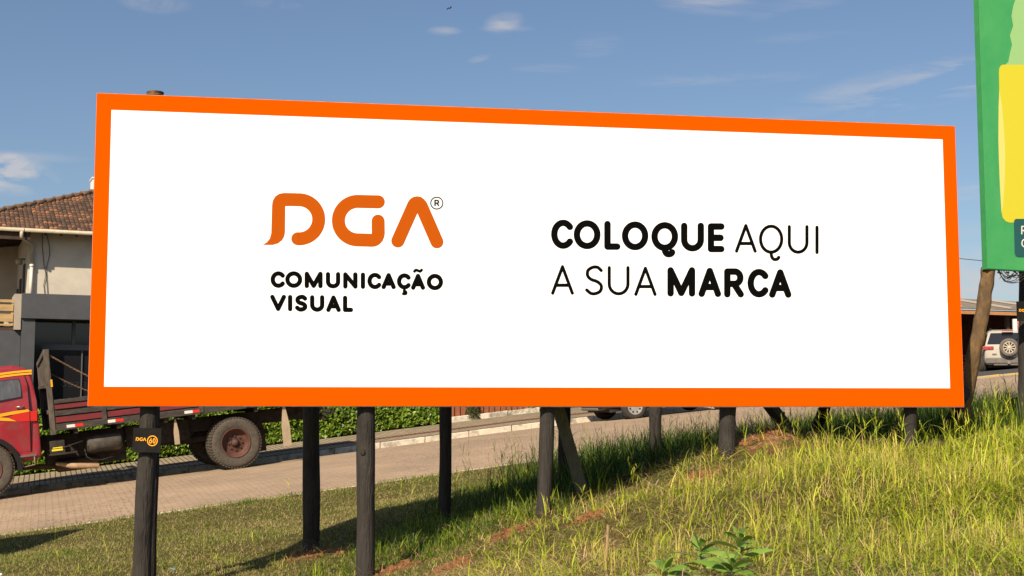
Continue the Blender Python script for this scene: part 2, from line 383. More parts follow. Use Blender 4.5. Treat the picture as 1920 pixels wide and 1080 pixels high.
# ------------------------------------------------------------ lettering (stroke shapes on flat boards)
def arc(cx, cy, rx, ry, a0, a1, n=22):
    return [(cx+rx*math.cos(R(a0+(a1-a0)*i/n)), cy-ry*math.sin(R(a0+(a1-a0)*i/n))) for i in range(n+1)]
def smooth(pts, n=7):
    out = []; p = [pts[0]]+list(pts)+[pts[-1]]
    for i in range(1, len(p)-2):
        for k in range(n):
            t = k/n; a, b, c, d = p[i-1], p[i], p[i+1], p[i+2]
            out.append(tuple(.5*((2*b[j])+(-a[j]+c[j])*t+(2*a[j]-5*b[j]+4*c[j]-d[j])*t*t+(-a[j]+3*b[j]-3*c[j]+d[j])*t**3) for j in (0, 1)))
    return out+[pts[-1]]
GL = {
 'C': [arc(.56, .5, .56, .5, 40, 320)], 'O': [arc(.5, .5, .5, .5, 0, 360, 36)],
 'Q': [arc(.5, .5, .5, .5, 0, 360, 36), smooth([(.5, 1), (.52, 1.16), (.62, 1.27), (.78, 1.27), (.86, 1.2)])],
 'M': [[(0, 1), (0, 0)], [(0, 0), (.5, .98)], [(.5, .98), (1, 0)], [(1, 0), (1, 1)]],
 'U': [[(0, 0)]+arc(.5, .62, .5, .38, 180, 360)+[(1, 0)]],
 'N': [[(0, 1), (0, 0)], [(0, 0), (1, 1)], [(1, 1), (1, 0)]], 'I': [[(.5, 0), (.5, 1)]],
 'A': [[(0, 1), (.5, 0)], [(.5, 0), (1, 1)], [(.2, .7), (.8, .7)]],
 'V': [[(0, 0), (.5, 1)], [(.5, 1), (1, 0)]], 'L': [[(0, 0), (0, 1)], [(0, 1), (1, 1)]],
 'E': [[(0, 0), (0, 1)], [(0, 1), (1, 1)], [(0, 0), (1, 0)], [(0, .5), (.92, .5)]],
 'S': [smooth([(.95, .12), (.72, .0), (.4, 0), (.1, .12), (.08, .32), (.3, .46), (.7, .55), (.95, .7), (.9, .9), (.62, 1.0), (.3, 1.0), (.02, .87)])],
 'R': [[(0, 1), (0, 0)], [(0, 0), (.5, 0)]+arc(.55, .27, .42, .27, 88, -90)+[(0, .54)], [(.5, .54), (1, 1)]],
 '6': [smooth([(.72, 0), (.3, .35), (.02, .62), (.1, .9)]), arc(.5, .68, .48, .32, 0, 360, 24)], '0': [arc(.5, .5, .5, .5, 0, 360, 28)],
 '~': [smooth([(0, .9), (.2, .15), (.5, .5), (.8, .85), (1, .1)])], ',': [smooth([(.45, 0), (.4, .35), (.8, .45), (.75, .9), (.2, .95)])],
}
class Ink:
    """flat strokes laid on a surface: fn(a, b, lift) -> point"""
    def __init__(s, fn, lift=.0006, step=.0005, skirt=0): s.b = MB(); s.fn = fn; s.z = lift; s.step = step
    def stroke(s, pts, w, r0=True, r1=True):
        q = [pts[0]]
        for p in pts[1:]:
            if math.hypot(p[0]-q[-1][0], p[1]-q[-1][1]) > 1e-4: q.append(p)
        pts = q; n = len(pts); Lf, Rt = [], []
        closed = n > 8 and math.hypot(pts[0][0]-pts[-1][0], pts[0][1]-pts[-1][1]) < w*.2
        nm = []
        for i in range(n):
            if closed: a, c = pts[(i-1) % (n-1)], pts[(i+1) % (n-1)]
            else: a, c = pts[max(i-1, 0)], pts[min(i+1, n-1)]
            dx, dy = c[0]-a[0], c[1]-a[1]; l = math.hypot(dx, dy); nm.append((-dy/l, dx/l))
        h = w/2; vs = []; fs = []
        for (x, y), (nx, ny) in zip(pts, nm): vs += [s.fn(x+nx*h, y+ny*h, s.z), s.fn(x-nx*h, y-ny*h, s.z)]
        fs = [(2*i, 2*i+2, 2*i+3, 2*i+1) for i in range(n-1)]
        if not closed:
            for end, (on) in ((0, r0), (n-1, r1)):
                if not on: continue
                x, y = pts[end]; nx, ny = nm[end]; sg = -1 if end == 0 else 1
                tx, ty = ny*sg, -nx*sg
                o = len(vs); k = 10
                for j in range(k+1):
                    a = math.pi*j/k; vs.append(s.fn(x+h*(nx*math.cos(a)+tx*math.sin(a)), y+h*(ny*math.cos(a)+ty*math.sin(a)), s.z))
                fs.append(tuple(range(o, o+k+1)))
        s.b.add(vs, fs); s.z += s.step
    def poly(s, pts): s.b.add([s.fn(x, y, s.z) for x, y in pts], [tuple(range(len(pts)))]); s.z += s.step
    def glyph(s, ch, x0, x1, y0, y1, w):
        z0 = s.z; h = w/2
        for st in GL[ch]:
            st = [(x0+h+px*(x1-x0-w), y0+h+py*(y1-y0-w)) for px, py in st] if x1-x0 > w*1.02 else [((x0+x1)/2, y0+h+py*(y1-y0-w)) for px, py in st]
            s.stroke(st, w)
        s.z = z0                       # glyphs do not overlap each other
    def build(s, name, m, parent, world=True): return s.b.build(name, m, parent, world=world, fixn=False)

def dga_logo(ink, f):
    """f maps logo-sketch units to the ink's units; w scale f(0)->..."""
    k = f(100, 0)[0]-f(0, 0)[0]; k /= 100
    pl = lambda pts: [f(*p) for p in pts]
    ink.poly(pl([(228, 190), (225, 400), (219, 430), (203, 458), (172, 483), (130, 495), (52, 495), (85, 475), (108, 445), (119, 405), (125, 185), (131, 150), (150, 118), (180, 98), (215, 91), (228, 91)]))
    ink.z -= ink.step
    ink.stroke(pl([(228, 142), (300, 143)]+arc(335, 296, 153, 152, 92, -92, 30)+[(325, 447)]), 101*k, False, True)
    ink.stroke(pl([(952, 160), (850, 158)]+arc(793, 306, 152, 150, 92, 268, 30)+[(902, 459)]), 101*k, True, False)
    ink.poly(pl([(902, 408), (902, 510), (932, 505), (962, 489), (986, 462), (998, 430), (1001, 409)]))
    ink.stroke(pl([(951, 409), (950, 310)]), 101*k, False, True)
    ink.stroke(pl([(1103, 464), (1226, 188)]), 101*k); ink.stroke(pl([(1407, 470), (1284, 188)]), 101*k)
    ink.poly(pl([(1180, 165), (1200, 138), (1225, 122), (1253, 117), (1283, 122), (1308, 140), (1330, 168), (1254, 245)]))

# ------------------------------------------------------------ the white billboard
BY = .1771; BO = Vector((-4.0246, 12.3754, .0069)); BE = Vector((math.cos(BY), math.sin(BY), 0)); BN = Vector((math.sin(BY), -math.cos(BY), 0))
def bp(u, v, off=0.0):                    # point of the board's face seen at (u, v), 'off' metres proud of it
    d = ray(u, v); t = BO.dot(BN)/d.dot(BN); return d*t+BN*off
def bpoly(name, m, pts, d0, d1, parent, bevel=0):
    b = MB(); b.prism(pts, d0, d1, lambda u, v, d: bp(u, v, d)); return b.build(name, m, parent, world=True, bevel=bevel)
m_orange = mat('orange_print', (.95, .084, .0002), rough=1, spec=0)
m_white = mat('white_print', (.93, .93, .93), rough=1, spec=0)
m_logo = mat('logo_orange', (.44, .082, .005), rough=1, spec=0)
m_black = mat('black_print', (.004, .004, .004), rough=1, spec=0)
m_edge = mat('board_timber', (.36, .29, .20), (.22, .18, .13), rough=.9, scale=8, bump=.3)
m_post = mat('stained_post', (.034, .028, .024), (.052, .045, .038), rough=.75, scale=5, stretch=(4, 4, .5), bump=.9, bscale=14, c3=(.025, .021, .018), s3=2.2, spec=.2)
m_rawpost = mat('weathered_log', (.22, .125, .052), (.095, .06, .03), rough=.9, scale=6, stretch=(2.2, 2.2, .7), bump=.9, bscale=14, c3=(.10, .065, .035), s3=3)
m_batten = mat('grey_batten', (.12, .12, .09), (.08, .085, .065), rough=.9, scale=6, stretch=(3, 3, .6), bump=.6)
m_steel = mat('bright_bolt', (.6, .58, .52), rough=.35, metal=1)

bb_ = thing('billboard', 'large white billboard in an orange border with orange and black lettering on dark posts', 'billboard', TR(BO, BY))
bpoly('backing_panel', m_edge, [(181, 173.6), (1790.5, 235.8), (1808, 763.6), (164, 762)], -.045, -.0005, bb_)
A_, B_, C_, D_ = (182, 175), (1790, 237), (1807, 762), (165, 760.5)
a_, b_, c_, d_ = (209, 206), (1767, 261.5), (1781, 728), (195, 725)
fr = MB()
for p in ([A_, B_, b_, a_], [B_, C_, c_, b_], [C_, D_, d_, c_], [D_, A_, a_, d_]): fr.prism(p, 0, .006, lambda u, v, d: bp(u, v, d))
fr.build('border', m_orange, bb_, world=True)
bpoly('white_sheet', m_white, [a_, b_, c_, d_], 0, .005, bb_)
cA = lambda x, y: (480+x/4.1526, 340+y/4.1526)
cB = lambda x, y: (1010+x/3.4909, 390+y/3.4909)
ink = Ink(lambda u, v, z: bp(u, v, .006+z)); dga_logo(ink, cA); ink.build('logo', m_logo, bb_)
ink = Ink(lambda u, v, z: bp(u, v, .006+z)); ink.stroke([cA(*p) for p in arc(1407, 170, 47, 46, 0, 360, 40)], 9.5/4.15)
ink.glyph('R', *[cA(1387, 0)[0], cA(1427, 0)[0], cA(0, 143)[1], cA(0, 195)[1]], 12/4.15); ink.build('registered_mark', mat('grey_print', (.03, .03, .035), rough=1, spec=0), bb_)
def word(fn, boxes, w, sc):
    for ch, x0, x1, y0, y1 in boxes:
        (a, b), (c, d) = fn(x0, y0), fn(x1, y1); ink.glyph(ch, a, c, b, d, w/sc)
ink = Ink(lambda u, v, z: bp(u, v, .006+z))
word(cA, [('C', 113, 226, 700, 830), ('O', 227, 360, 700, 830), ('M', 378, 518, 703, 832), ('U', 543, 656, 706, 834), ('N', 678, 790, 708, 836), ('I', 816, 848, 710, 838),
          ('C', 866, 976, 712, 840), ('A', 976, 1088, 714, 840), ('C', 1096, 1205, 716, 842), ('A', 1206, 1316, 720, 845), ('O', 1328, 1456, 720, 848),
          ('V', 110, 234, 883, 1010), ('I', 249, 282, 884, 1012), ('S', 302, 402, 884, 1014), ('U', 420, 532, 886, 1016), ('A', 546, 660, 888, 1018), ('L', 676, 756, 890, 1018)], 34.5, 4.1526)
word(cA, [('~', 1222, 1300, 678, 714)], 22, 4.1526); ink.z += .002
word(cA, [(',', 1128, 1184, 836, 888)], 22, 4.1526)
ink.build('company_text', m_black, bb_)
ink = Ink(lambda u, v, z: bp(u, v, .006+z))
word(cB, [('C', 80, 226, 76, 268), ('O', 228, 404, 80, 270), ('L', 428, 534, 84, 274), ('O', 543, 717, 88, 277), ('Q', 736, 912, 92, 282), ('U', 930, 1081, 96, 285), ('E', 1105, 1215, 100, 290),
          ('M', 841, 1023, 387, 580), ('A', 1044, 1193, 391, 583), ('R', 1212, 1342, 395, 586), ('C', 1365, 1504, 398, 586), ('A', 1506, 1653, 401, 588)], 42.5, 3.4909)
word(cB, [('A', 1283, 1426, 105, 293), ('Q', 1440, 1600, 109, 300), ('U', 1628, 1765, 112, 300), ('I', 1808, 1832, 116, 302),
          ('A', 80, 230, 374, 568), ('S', 301, 424, 378, 570), ('U', 450, 594, 380, 572), ('A', 624, 771, 384, 576)], 21.5, 3.4909)
ink.build('slogan_text', m_black, bb_)

def log(path_px, Y, wpx, name, m, parent, foot=True, top=None, knots=0, n=18, rag=.004):
    """post whose axis passes the given (u, v) points at depth Y (number or list)"""
    Ys = Y if isinstance(Y, (list, tuple)) else [Y]*len(path_px)
    pts = [at(u, v, y) for (u, v), y in zip(path_px, Ys)]
    if foot:
        d = (pts[-1]-pts[-2]).normalized(); pts[-1] = pts[-1]+d*.35
    fine = []; K = 9
    for i in range(len(pts)-1):
        for k in range(K): fine.append(pts[i].lerp(pts[i+1], k/K))
    fine.append(pts[-1]); r0 = wpx/F*sum(Ys)/len(Ys)/2
    rs = [r0*(1+.035*math.sin(i*1.1+wpx)+.03*i/len(fine)) for i in range(len(fine))]
    fine = [p+Vector((rag*math.sin(i*.7+Ys[0]*9), 0, 0)) for i, p in enumerate(fine)]
    b = MB(); b.tube(fine, rs, n)
    for k in range(knots):
        i = int(len(fine)*(.62)); c = fine[i]+Vector((-.02, -rs[i]*.96, 0)); b.tube([c, c+Vector((0, -.022, -.004))], [.030, .022], 10)
    return b.build(name, m, parent, world=True)
# front row, bolted to the back of the panel
log([(291, 182), (286, 470), (279.5, 765), (265.5, 1075), (263.5, 1115)], [12.63, 12.63, 12.63, 12.7, 12.7], 33.5, 'post', m_post, bb_)
log([(690, 210), (687, 765), (684.5, 1071)], 12.99, 33.5, 'post', m_post, bb_, knots=1)
log([(1025, 230), (1026, 765), (1020, 958)], 13.30, 27, 'post', m_post, bb_)
log([(1364, 235), (1365, 765), (1363, 842)], 13.68, 31, 'post', m_post, bb_)
log([(1706, 245), (1706, 765), (1706, 842)], 14.01, 24, 'post', m_post, bb_)
log([(291, 190), (291, 182), (291, 176), (291, 172.8)], 12.85, 31, 'post_top', m_rawpost, bb_, foot=False, rag=0)
# second row behind
log([(286, 300), (286, 765), (279, 1075)], 13.3, 27, 'post', m_post, bb_)
log([(584, 400), (584, 765), (583, 1033)], 15.1, 31, 'post', m_post, bb_)
log([(837, 500), (836, 765), (834, 930)], 15.9, 22.5, 'post', m_post, bb_)
log([(1058, 600), (1058, 765), (1058, 850)], 16.2, 22, 'post', m_post, bb_)
log([(1229, 500), (1229, 765), (1229, 845)], 17.8, 23, 'post', m_post, bb_)
# sloping braces
def brace(a, Ya, b, Yb, w, h, m, rnd=False):
    k = MB(); p, q = at(*a, Ya), at(*b, Yb); q = q+(q-p).normalized()*.2
    if rnd: k.tube([p, q], [w/2, w/2*1.05], 12)
    else: k.beam(p, q, w, h, up=(0, -1, .2))
    k.build('brace', m, bb_, world=True, bevel=0 if rnd else .008)
brace((1038, 735), 13.9, (1082, 888), 14.25, .12, .16, m_batten)
brace((1425, 735), 14.4, (1484, 815), 15.6, .10, .13, m_batten)
brace((1560, 730), 14.6, (1526, 815), 15.8, .13, .13, m_post, True)
brace((1808, 735), 14.9, (1778, 808), 15.8, .15, .15, m_post, True)
brace((1463, 772), 16.6, (1462, 800), 16.6, .12, .12, m_post, True)
k = MB()
for z in (.35, 1.2, 2.1, 2.85):
    p = BO+BE*.15-BN*.07+Vector((0, 0, z)); k.beam(p, p+BE*8.7, .04, .09)
for i in range(9): pass
k.build('rail', m_edge, bb_, world=True)

# small dark number plates on the posts
def plate_sign(M, label, cut=None):
    """local x right, z up, y away; face at y=0"""
    t = thing('post_sign', label, 'sign', M, 'number plates on the billboard posts')
    MB().bb(-.134, .134, 0, .006, -.116, .116).build('plate', mat('dark_plate', (.010, .009, .008), (.018, .016, .014), rough=.7, scale=7, spec=.08), t, bevel=.001)
    m = mat('amber_print', (.95, .40, .03), rough=.6, spec=.1)
    ink = Ink(lambda a, b, z: Vector((a, -.001-z, b)), step=.0003)
    dga_logo(ink, lambda x, y: (-.114+x*.0000735, .034-y*.000082+.0)); 
    ink.build('logo', m, t, world=False)
    ink = Ink(lambda a, b, z: Vector((a, -.001-z, b)), step=.0003)
    cx, cz, r = .052, -.004, .046
    ink.stroke([(cx+r*math.cos(R(i*9)), cz+r*math.sin(R(i*9))) for i in range(41)], .009)
    for ch, x0, x1 in (('6', .021, .051), ('0', .055, .083)):
        for st in GL[ch]:
            ink.stroke([(x0+.004+px*(x1-x0-.008), cz+.022-py*.044) for px, py in st], .0078)
    ink.build('number', m, t, world=False)
    for z in (.092, -.092):
        h = MB(); h.lathe([(0, -.008), (.006, -.007), (.008, 0)], TR((-.008, 0, z), rx=0) @ Matrix.Rotation(R(-90), 4, 'X') @ Matrix.Scale(-1, 4, (0, 0, 1)), 12)
        h.build('bolt', m_steel, t)
    return t
plate_sign(TR(at(275.5, 825.5, 12.515), R(2)) @ Matrix.Rotation(R(1.2), 4, 'Y'), 'small dark plate reading DGA 60 screwed to the leftmost billboard post')

# ------------------------------------------------------------ green billboard at the right
GB0 = at(1850, 504.5, 15.0); gy = R(24); GE = Vector((math.cos(gy), math.sin(gy), 0)); GN = Vector((math.sin(gy), -math.cos(gy), 0))
gb = thing('billboard', 'tall green billboard with a yellow panel cut off by the right edge of the view', 'billboard', TR(GB0, gy))
m_green = mat('green_print', (.055, .33, .11), (.075, .37, .12), rough=.8, scale=3, spec=.1)
m_green2 = mat('green_edge', (.05, .26, .085), (.04, .22, .07), rough=.85, scale=5, spec=.1)
def gp(u, v, off=0):
    d = ray(u, v); t = GB0.dot(GN)/d.dot(GN); return d*t+GN*off
def glocal(p): return TR(GB0, gy).inverted() @ p
b = MB(); b.bb(0, 9, 0, .07, 0, 3.35); b.build('backing_panel', m_green2, gb)
b = MB(); b.bb(.012, 8.99, -.004, 0, .008, 3.34); b.build('green_sheet', m_green, gb)
def rrect(u0, v0, u1, v1, r):
    o = []
    for cx, cy, a in ((u1-r, v0+r, 90), (u1-r, v1-r, 0), (u0+r, v1-r, -90), (u0+r, v0+r, 180)):
        o += [(cx+r*math.cos(R(a-15*k)), cy-r*math.sin(R(a-15*k))) for k in range(7)]
    return o
def gflat(name, m, pts, lift): 
    k = MB(); k.add([gp(u, v, lift) for u, v in pts], [tuple(range(len(pts)))]); return k.build(name, m, gb, world=True, fixn=False)
gflat('pale_shape', mat('pale_green_print', (.32, .55, .22), rough=.8, spec=.1), [(1914, -20), (1903, 0), (1899, 12), (1896, 30), (1899, 48), (1896, 58), (1893, 66), (1895, 76), (1897, 84), (1893, 100), (1890, 116), (1885, 121), (1885, 124), (2100, 124), (2100, -20)], .0055)
gflat('yellow_panel', mat('yellow_print', (.66, .58, .04), rough=.7, spec=.1), [(1880, 121.5), (1876, 123), (1873, 128), (1872.3, 136), (1877, 395), (1879, 408), (1885, 415), (1892, 417.5), (2150, 417.5), (2150, 121.5)], .0065)
gflat('pale_glint', mat('pale_glint_print', (.70, .66, .18), rough=.8, spec=.1), [(1872.8, 168), (1878, 200), (1882, 250), (1884, 290), (1883, 340), (1880, 385), (1877, 400), (1874, 350), (1872, 300), (1871, 260), (1871.5, 200)], .0075)
gflat('teal_label', mat('teal_print', (.025, .10, .105), rough=.7, spec=.1), [(1900, 416), (1901.5, 412), (1904, 410.5), (2090, 409.5), (2090, 482), (1908, 482), (1903.5, 480), (1901.5, 475)], .0085)
ink = Ink(lambda u, v, z: gp(u, v, .0095+z)); ink.glyph('R', 1913.6, 1923, 423.6, 439.8, 2.1); ink.glyph('C', 1913.8, 1925.5, 448, 464, 2.1)
ink.build('label_text', mat('cream_print', (.8, .76, .68), rough=.8, spec=.1), gb)
log([(1925, 300), (1924, 508), (1922, 620), (1921, 760), (1921, 800)], 15.75, 24, 'post', m_post, gb)
log([(2250, 300), (2250, 508), (2250, 790)], 17.6, 24, 'post', m_post, gb)
bq = log([(1853.5, 503), (1848, 545), (1840, 600), (1828, 655), (1813, 735), (1804, 800)], [15.13, 15.12, 15.1, 15.1, 15.2, 15.3], 25.5, 'brace', m_rawpost, gb)
k = MB()
for i in range(9):
    u0 = random.uniform(1868, 1880); u1 = random.uniform(1900, 1935); dp = random.uniform(8, 24); y = 15.3+random.uniform(0, .3)
    k.tube([at(u0+(u1-u0)*j/9+random.uniform(-1, 1), 506+dp*math.sin(math.pi*(j/9)**.8)+random.uniform(-1, 1)+(9 if i % 3 == 0 else 0)*j/9, y) for j in range(10)], .0045, 5)
for i in range(22):
    c = at(random.uniform(1872, 1925), random.uniform(508, 522), 15.35); d = Vector((random.uniform(-1, 1), random.uniform(-.5, .5), random.uniform(-1, 1)))*.07
    k.add([c, c+d, c+d+Vector((.02, 0, .03))], [(0, 1, 2)])
tag(k.build('dry_vine', mat('dry_vine', (.20, .15, .09), (.45, .38, .27), rough=.9, scale=30)), 'tangle of dry vine hanging under the green billboard', 'vine')
plate_sign(TR(at(1926.5, 583.5, 15.4), R(6)), 'small dark plate reading DGA on the post below the green billboard')
# unseen board added beyond the left edge to cast the shadow on the lawn
c = Vector((-7.3, 16.6, float(height(-7.3, 16.6)))); sb = thing('shadow_board', 'unseen low board added just beyond the left edge of the view to cast the lawn shadow', 'sign', TR(c, math.atan(S)))
MB().bb(-4.2, 0, -.02, .02, 1.0, 2.4).build('panel', m_edge, sb)
for x in (-3.9, -.3): MB().bb(x, x+.1, .021, .12, -.3, 2.35).build('post', m_post, sb)

# ------------------------------------------------------------ house at the left
hy = R(24)
HC = at(48, 620, 37.6); HC.z = 0
HM = TR(HC, hy)
m_wall = mat('cream_render', (.56, .50, .41), (.50, .445, .36), rough=.9, scale=1.6, bump=.15, bscale=30, c3=(.46, .41, .34), s3=.8)
m_char = mat('charcoal_cladding', (.065, .065, .07), (.078, .078, .084), rough=.6, scale=3)
m_dglass = mat('dark_glass', (.012, .012, .014), rough=.08, spec=.6)
m_soffit = mat('dark_soffit', (.075, .045, .028), (.05, .03, .02), rough=.8, scale=5)
m_gut = mat('gutter_metal', (.50, .43, .31), (.38, .31, .21), rough=.55, scale=6, spec=.4)
m_deckwood = mat('deck_rail_wood', (.50, .33, .15), (.38, .24, .10), rough=.75, scale=3, stretch=(.6, 4, 4))
house = thing('house', 'cream two-storey house with a terracotta tile roof and a charcoal shopfront', 'house', HM)
GZ_ = -1.9
b = MB(); b.bb(0, 12, 0, 8, GZ_, 5.15); b.build('wall', m_wall, house)
b = MB(); b.bb(-4.5, 0, 5.2, 8, 2.2, 5.3); b.build('porch_wall', m_wall, house)
for (y0, y1, z0, z1) in ((1.0, 1.5, 2.3, 4.2), (2.6, 3.1, 2.3, 3.9), (4.0, 4.5, 2.3, 3.7)):
    fo = MB().bb(-.05, -.001, y0, y1, z0, z1).build('window', m_char, house); MB().bb(-.058, -.051, y0+.06, y1-.06, z0+.06, z1-.06).build('pane', m_dglass, fo)
# roof as courses of curved tiles
def roof():
    E0 = Vector((-2.42, -.69, 5.02)); pit = .406; cw = .128; rl = .30; m = MB()
    lenx = 17; depth = 5.6
    rng2 = random.Random(5)
    nrow = int(depth/ (rl*.93)); V = []; Qd = []; T = []
    nb = 6
    for r in range(nrow):
        y0 = r*rl*.93; y1 = y0+rl*.93+.03
        c = int(y0/cw)
        while c*cw < lenx-y0-cw:
            x0 = c*cw; tt = rng2.random(); o = len(V); jz = rng2.uniform(-.006, .006); jx = rng2.uniform(-.006, .006)
            for k in range(nb+1):
                a = math.pi*k/nb; xx = x0+cw*.5-cw*.5*math.cos(a); zz = .042*math.sin(a)
                for (yy, lift) in ((y0, .035), (y1, 0)):
                    V.append((E0.x+xx+jx, E0.y+yy, E0.z+pit*yy+zz+lift+jz))
                V.append((E0.x+xx+jx, E0.y+y0, E0.z+pit*y0+zz*.2-.01+jz))
            for k in range(nb):
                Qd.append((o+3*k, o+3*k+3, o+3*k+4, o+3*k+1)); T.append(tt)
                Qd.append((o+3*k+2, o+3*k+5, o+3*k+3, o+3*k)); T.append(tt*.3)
            c += 1
    V = np.array(V); Qd = np.array(Qd); T = np.array(T)
    mt = bpy.data.materials.new('roof_tile'); mt.use_nodes = True; t = mt.node_tree; n = t.nodes; l = t.links
    p = n['Principled BSDF']; p.inputs['Roughness'].default_value = .9; p.inputs['Specular IOR Level'].default_value = .15
    a = n.new('ShaderNodeAttribute'); a.attribute_name = 'tint'; rp = n.new('ShaderNodeValToRGB'); e = rp.color_ramp.elements
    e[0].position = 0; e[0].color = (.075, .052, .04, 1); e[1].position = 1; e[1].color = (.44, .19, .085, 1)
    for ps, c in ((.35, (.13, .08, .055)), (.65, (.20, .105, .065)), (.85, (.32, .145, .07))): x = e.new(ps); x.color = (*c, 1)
    tc = n.new('ShaderNodeTexCoord'); nz = n.new('ShaderNodeTexNoise'); nz.inputs['Scale'].default_value = .9; nz.inputs['Detail'].default_value = 7; l.new(tc.outputs['Object'], nz.inputs['Vector'])
    ma = n.new('ShaderNodeMath'); ma.operation = 'MULTIPLY_ADD'; l.new(nz.outputs['Fac'], ma.inputs[0]); ma.inputs[1].default_value = 1.6; ma.inputs[2].default_value = -.82
    ad = n.new('ShaderNodeMath'); ad.operation = 'ADD'; l.new(a.outputs['Fac'], ad.inputs[0]); l.new(ma.outputs[0], ad.inputs[1]); l.new(ad.outputs[0], rp.inputs[0])
    n2 = n.new('ShaderNodeTexNoise'); n2.inputs['Scale'].default_value = 22; n2.inputs['Detail'].default_value = 5; l.new(tc.outputs['Object'], n2.inputs['Vector'])
    r2 = n.new('ShaderNodeValToRGB'); r2.color_ramp.elements[0].position = .35; r2.color_ramp.elements[0].color = (.55, .5, .48, 1); r2.color_ramp.elements[1].position = .6; l.new(n2.outputs['Fac'], r2.inputs[0])
    mm = n.new('ShaderNodeMixRGB'); mm.blend_type = 'MULTIPLY'; mm.inputs[0].default_value = 1; l.new(rp.outputs[0], mm.inputs[1]); l.new(r2.outputs[0], mm.inputs[2])
    l.new(mm.outputs[0], p.inputs['Base Color'])
    rf = np_mesh('roof', V, Qd, T, mt, smooth=False, parent=house); WM[rf.name] = HM
    # hip ridge caps
    k = MB(); d = Vector((1, 1, pit)); n_ = int(5.4/.30)
    for i in range(n_):
        a0 = E0+d*(i*.30); a1 = E0+d*(i*.30+.36); u = Vector((0, 0, 1))
        k.tube([a0+u*.075, a1+u*.045], [.10, .075], 10, tint if False else True)
    k.build('ridge_cap', mat('ridge_tile', (.10, .07, .05), (.19, .13, .085), rough=.95, scale=5, bump=.6, c3=(.30, .15, .08), s3=4), rf)
    # underside boards with rafters, and the rest of the roof volume
    s = MB(); e = E0
    s.add([(e.x, e.y, e.z-.05), (e.x+17, e.y, e.z-.05), (e.x+11.5, e.y+5.5, e.z-.05+pit*5.5), (e.x+5.5, e.y+5.5, e.z-.05+pit*5.5), (e.x, e.y+11, e.z-.05), (e.x+17, e.y+11, e.z-.05)],
          [(0, 1, 2, 3), (0, 3, 4), (4, 3, 2, 5), (2, 1, 5)])
    s.build('roof_deck', m_soffit, rf, fixn=False)
    s = MB()
    for i in range(40):
        x = e.x+.25+i*.43
        s.beam((x, e.y+.04, e.z-.10), (x, e.y+.68, e.z-.12+pit*.66), .06, .08)
        if 4 < i < 22: s.beam((e.x+.04, e.y+.3+i*.43, e.z-.12), (e.x+2.4, e.y+.3+i*.43, e.z-.14+pit*.9), .06, .08)
    s.build('rafter', m_soffit, rf)
roof()
g = MB(); g.tube([(-2.5, -.76, 4.99), (14.6, -.76, 4.99)], .06, 12); 
for i in range(9): g.tube([(-.2+i*1.95, -.76, 4.99), (-.17+i*1.95, -.76, 4.99)], .068, 12)
g.build('gutter', m_gut, house)
MB().bb(-2.42, 0, -.68, -.62, 4.72, 4.92).build('fascia_beam', m_soffit, house)
g = MB(); g.tube([(-.24, -.76, 4.97), (-.24, -.76, 4.80), (-.2, -.7, 4.76), (.06, -.2, 4.66), (.1, -.1, 4.60), (.1, -.1, 4.06)], .05, 10); g.build('downpipe', m_gut, house)
g = MB(); g.tube([(.1, -.1, 4.06), (.1, -.1, 3.1)], .048, 10); g.tube([(.1, -.1, 4.0), (.1, -.1, 4.08)], .06, 10); g.build('downpipe', mat('pale_pipe', (.72, .66, .55), rough=.6), house)
k = MB()
k.tube([(.36, -.05, 5.1), (.38, -.03, 4.6), (.44, -.03, 4.1), (.50, -.03, 3.8), (.45, -.03, 3.5), (.50, -.03, 3.13)], .009, 5)
k.tube([(.46, -.05, 5.1), (.56, -.03, 4.7), (.59, -.03, 4.4), (.50, -.03, 3.95), (.54, -.03, 3.5), (.58, -.03, 3.13)], .009, 5)
tag(k.build('wall_cable', mat('cable', (.05, .045, .04)), house))
# charcoal canopy box and shopfront
b = MB(); b.bb(-.22, 1.72, -1.5, -.002, 2.42, 3.12); b.bb(1.735, 12, -1.5, -.002, 2.42, 3.12); b.build('canopy', m_char, house, bevel=.006)
b = MB(); b.bb(-.40, -.222, -1.45, -.05, 2.1, 3.1); b.build('canopy_end', mat('pale_end_panel', (.42, .35, .27), (.36, .30, .24), rough=.5, scale=2), house)
b = MB(); b.bb(-.20, .16, -1.42, -.8, GZ_, 2.418); b.build('pillar', m_char, house)
b = MB(); b.bb(-6, -.21, -1.30, -.8, GZ_, 2.08); b.build('base_wall', m_char, house)
b = MB(); b.bb(.161, 12, -.62, -.58, GZ_, 2.418); b.build('shop_glass', m_dglass, house)
b = MB(); b.bb(.40, 12, -.70, -.62, 1.58, 1.74)
for x in (1.22, 4.0, 6.4, 9.2): b.bb(x, x+.09, -.72, -.621, 1.741, 2.416)
for x in (1.5, 3.3, 6.8, 9.3): b.bb(x, x+.03, -.68, -.621, GZ_, 1.579)
b.build('transom', mat('transom_grey', (.10, .10, .105), rough=.5), house)
ink = Ink(lambda a, b_, z: Vector((a, -.625-z, b_)), step=.0004)
for i, ch in enumerate('ACESSO'):
    x1 = 2.0-i*.18          # lettering stuck inside the glass, read from within: mirrored
    for st in GL[ch]: ink.stroke([(x1-px*.12, .66-py*.12) for px, py in st], .02)
ink.build('door_lettering', mat('faint_vinyl', (.022, .022, .025), rough=.5), house, world=False)
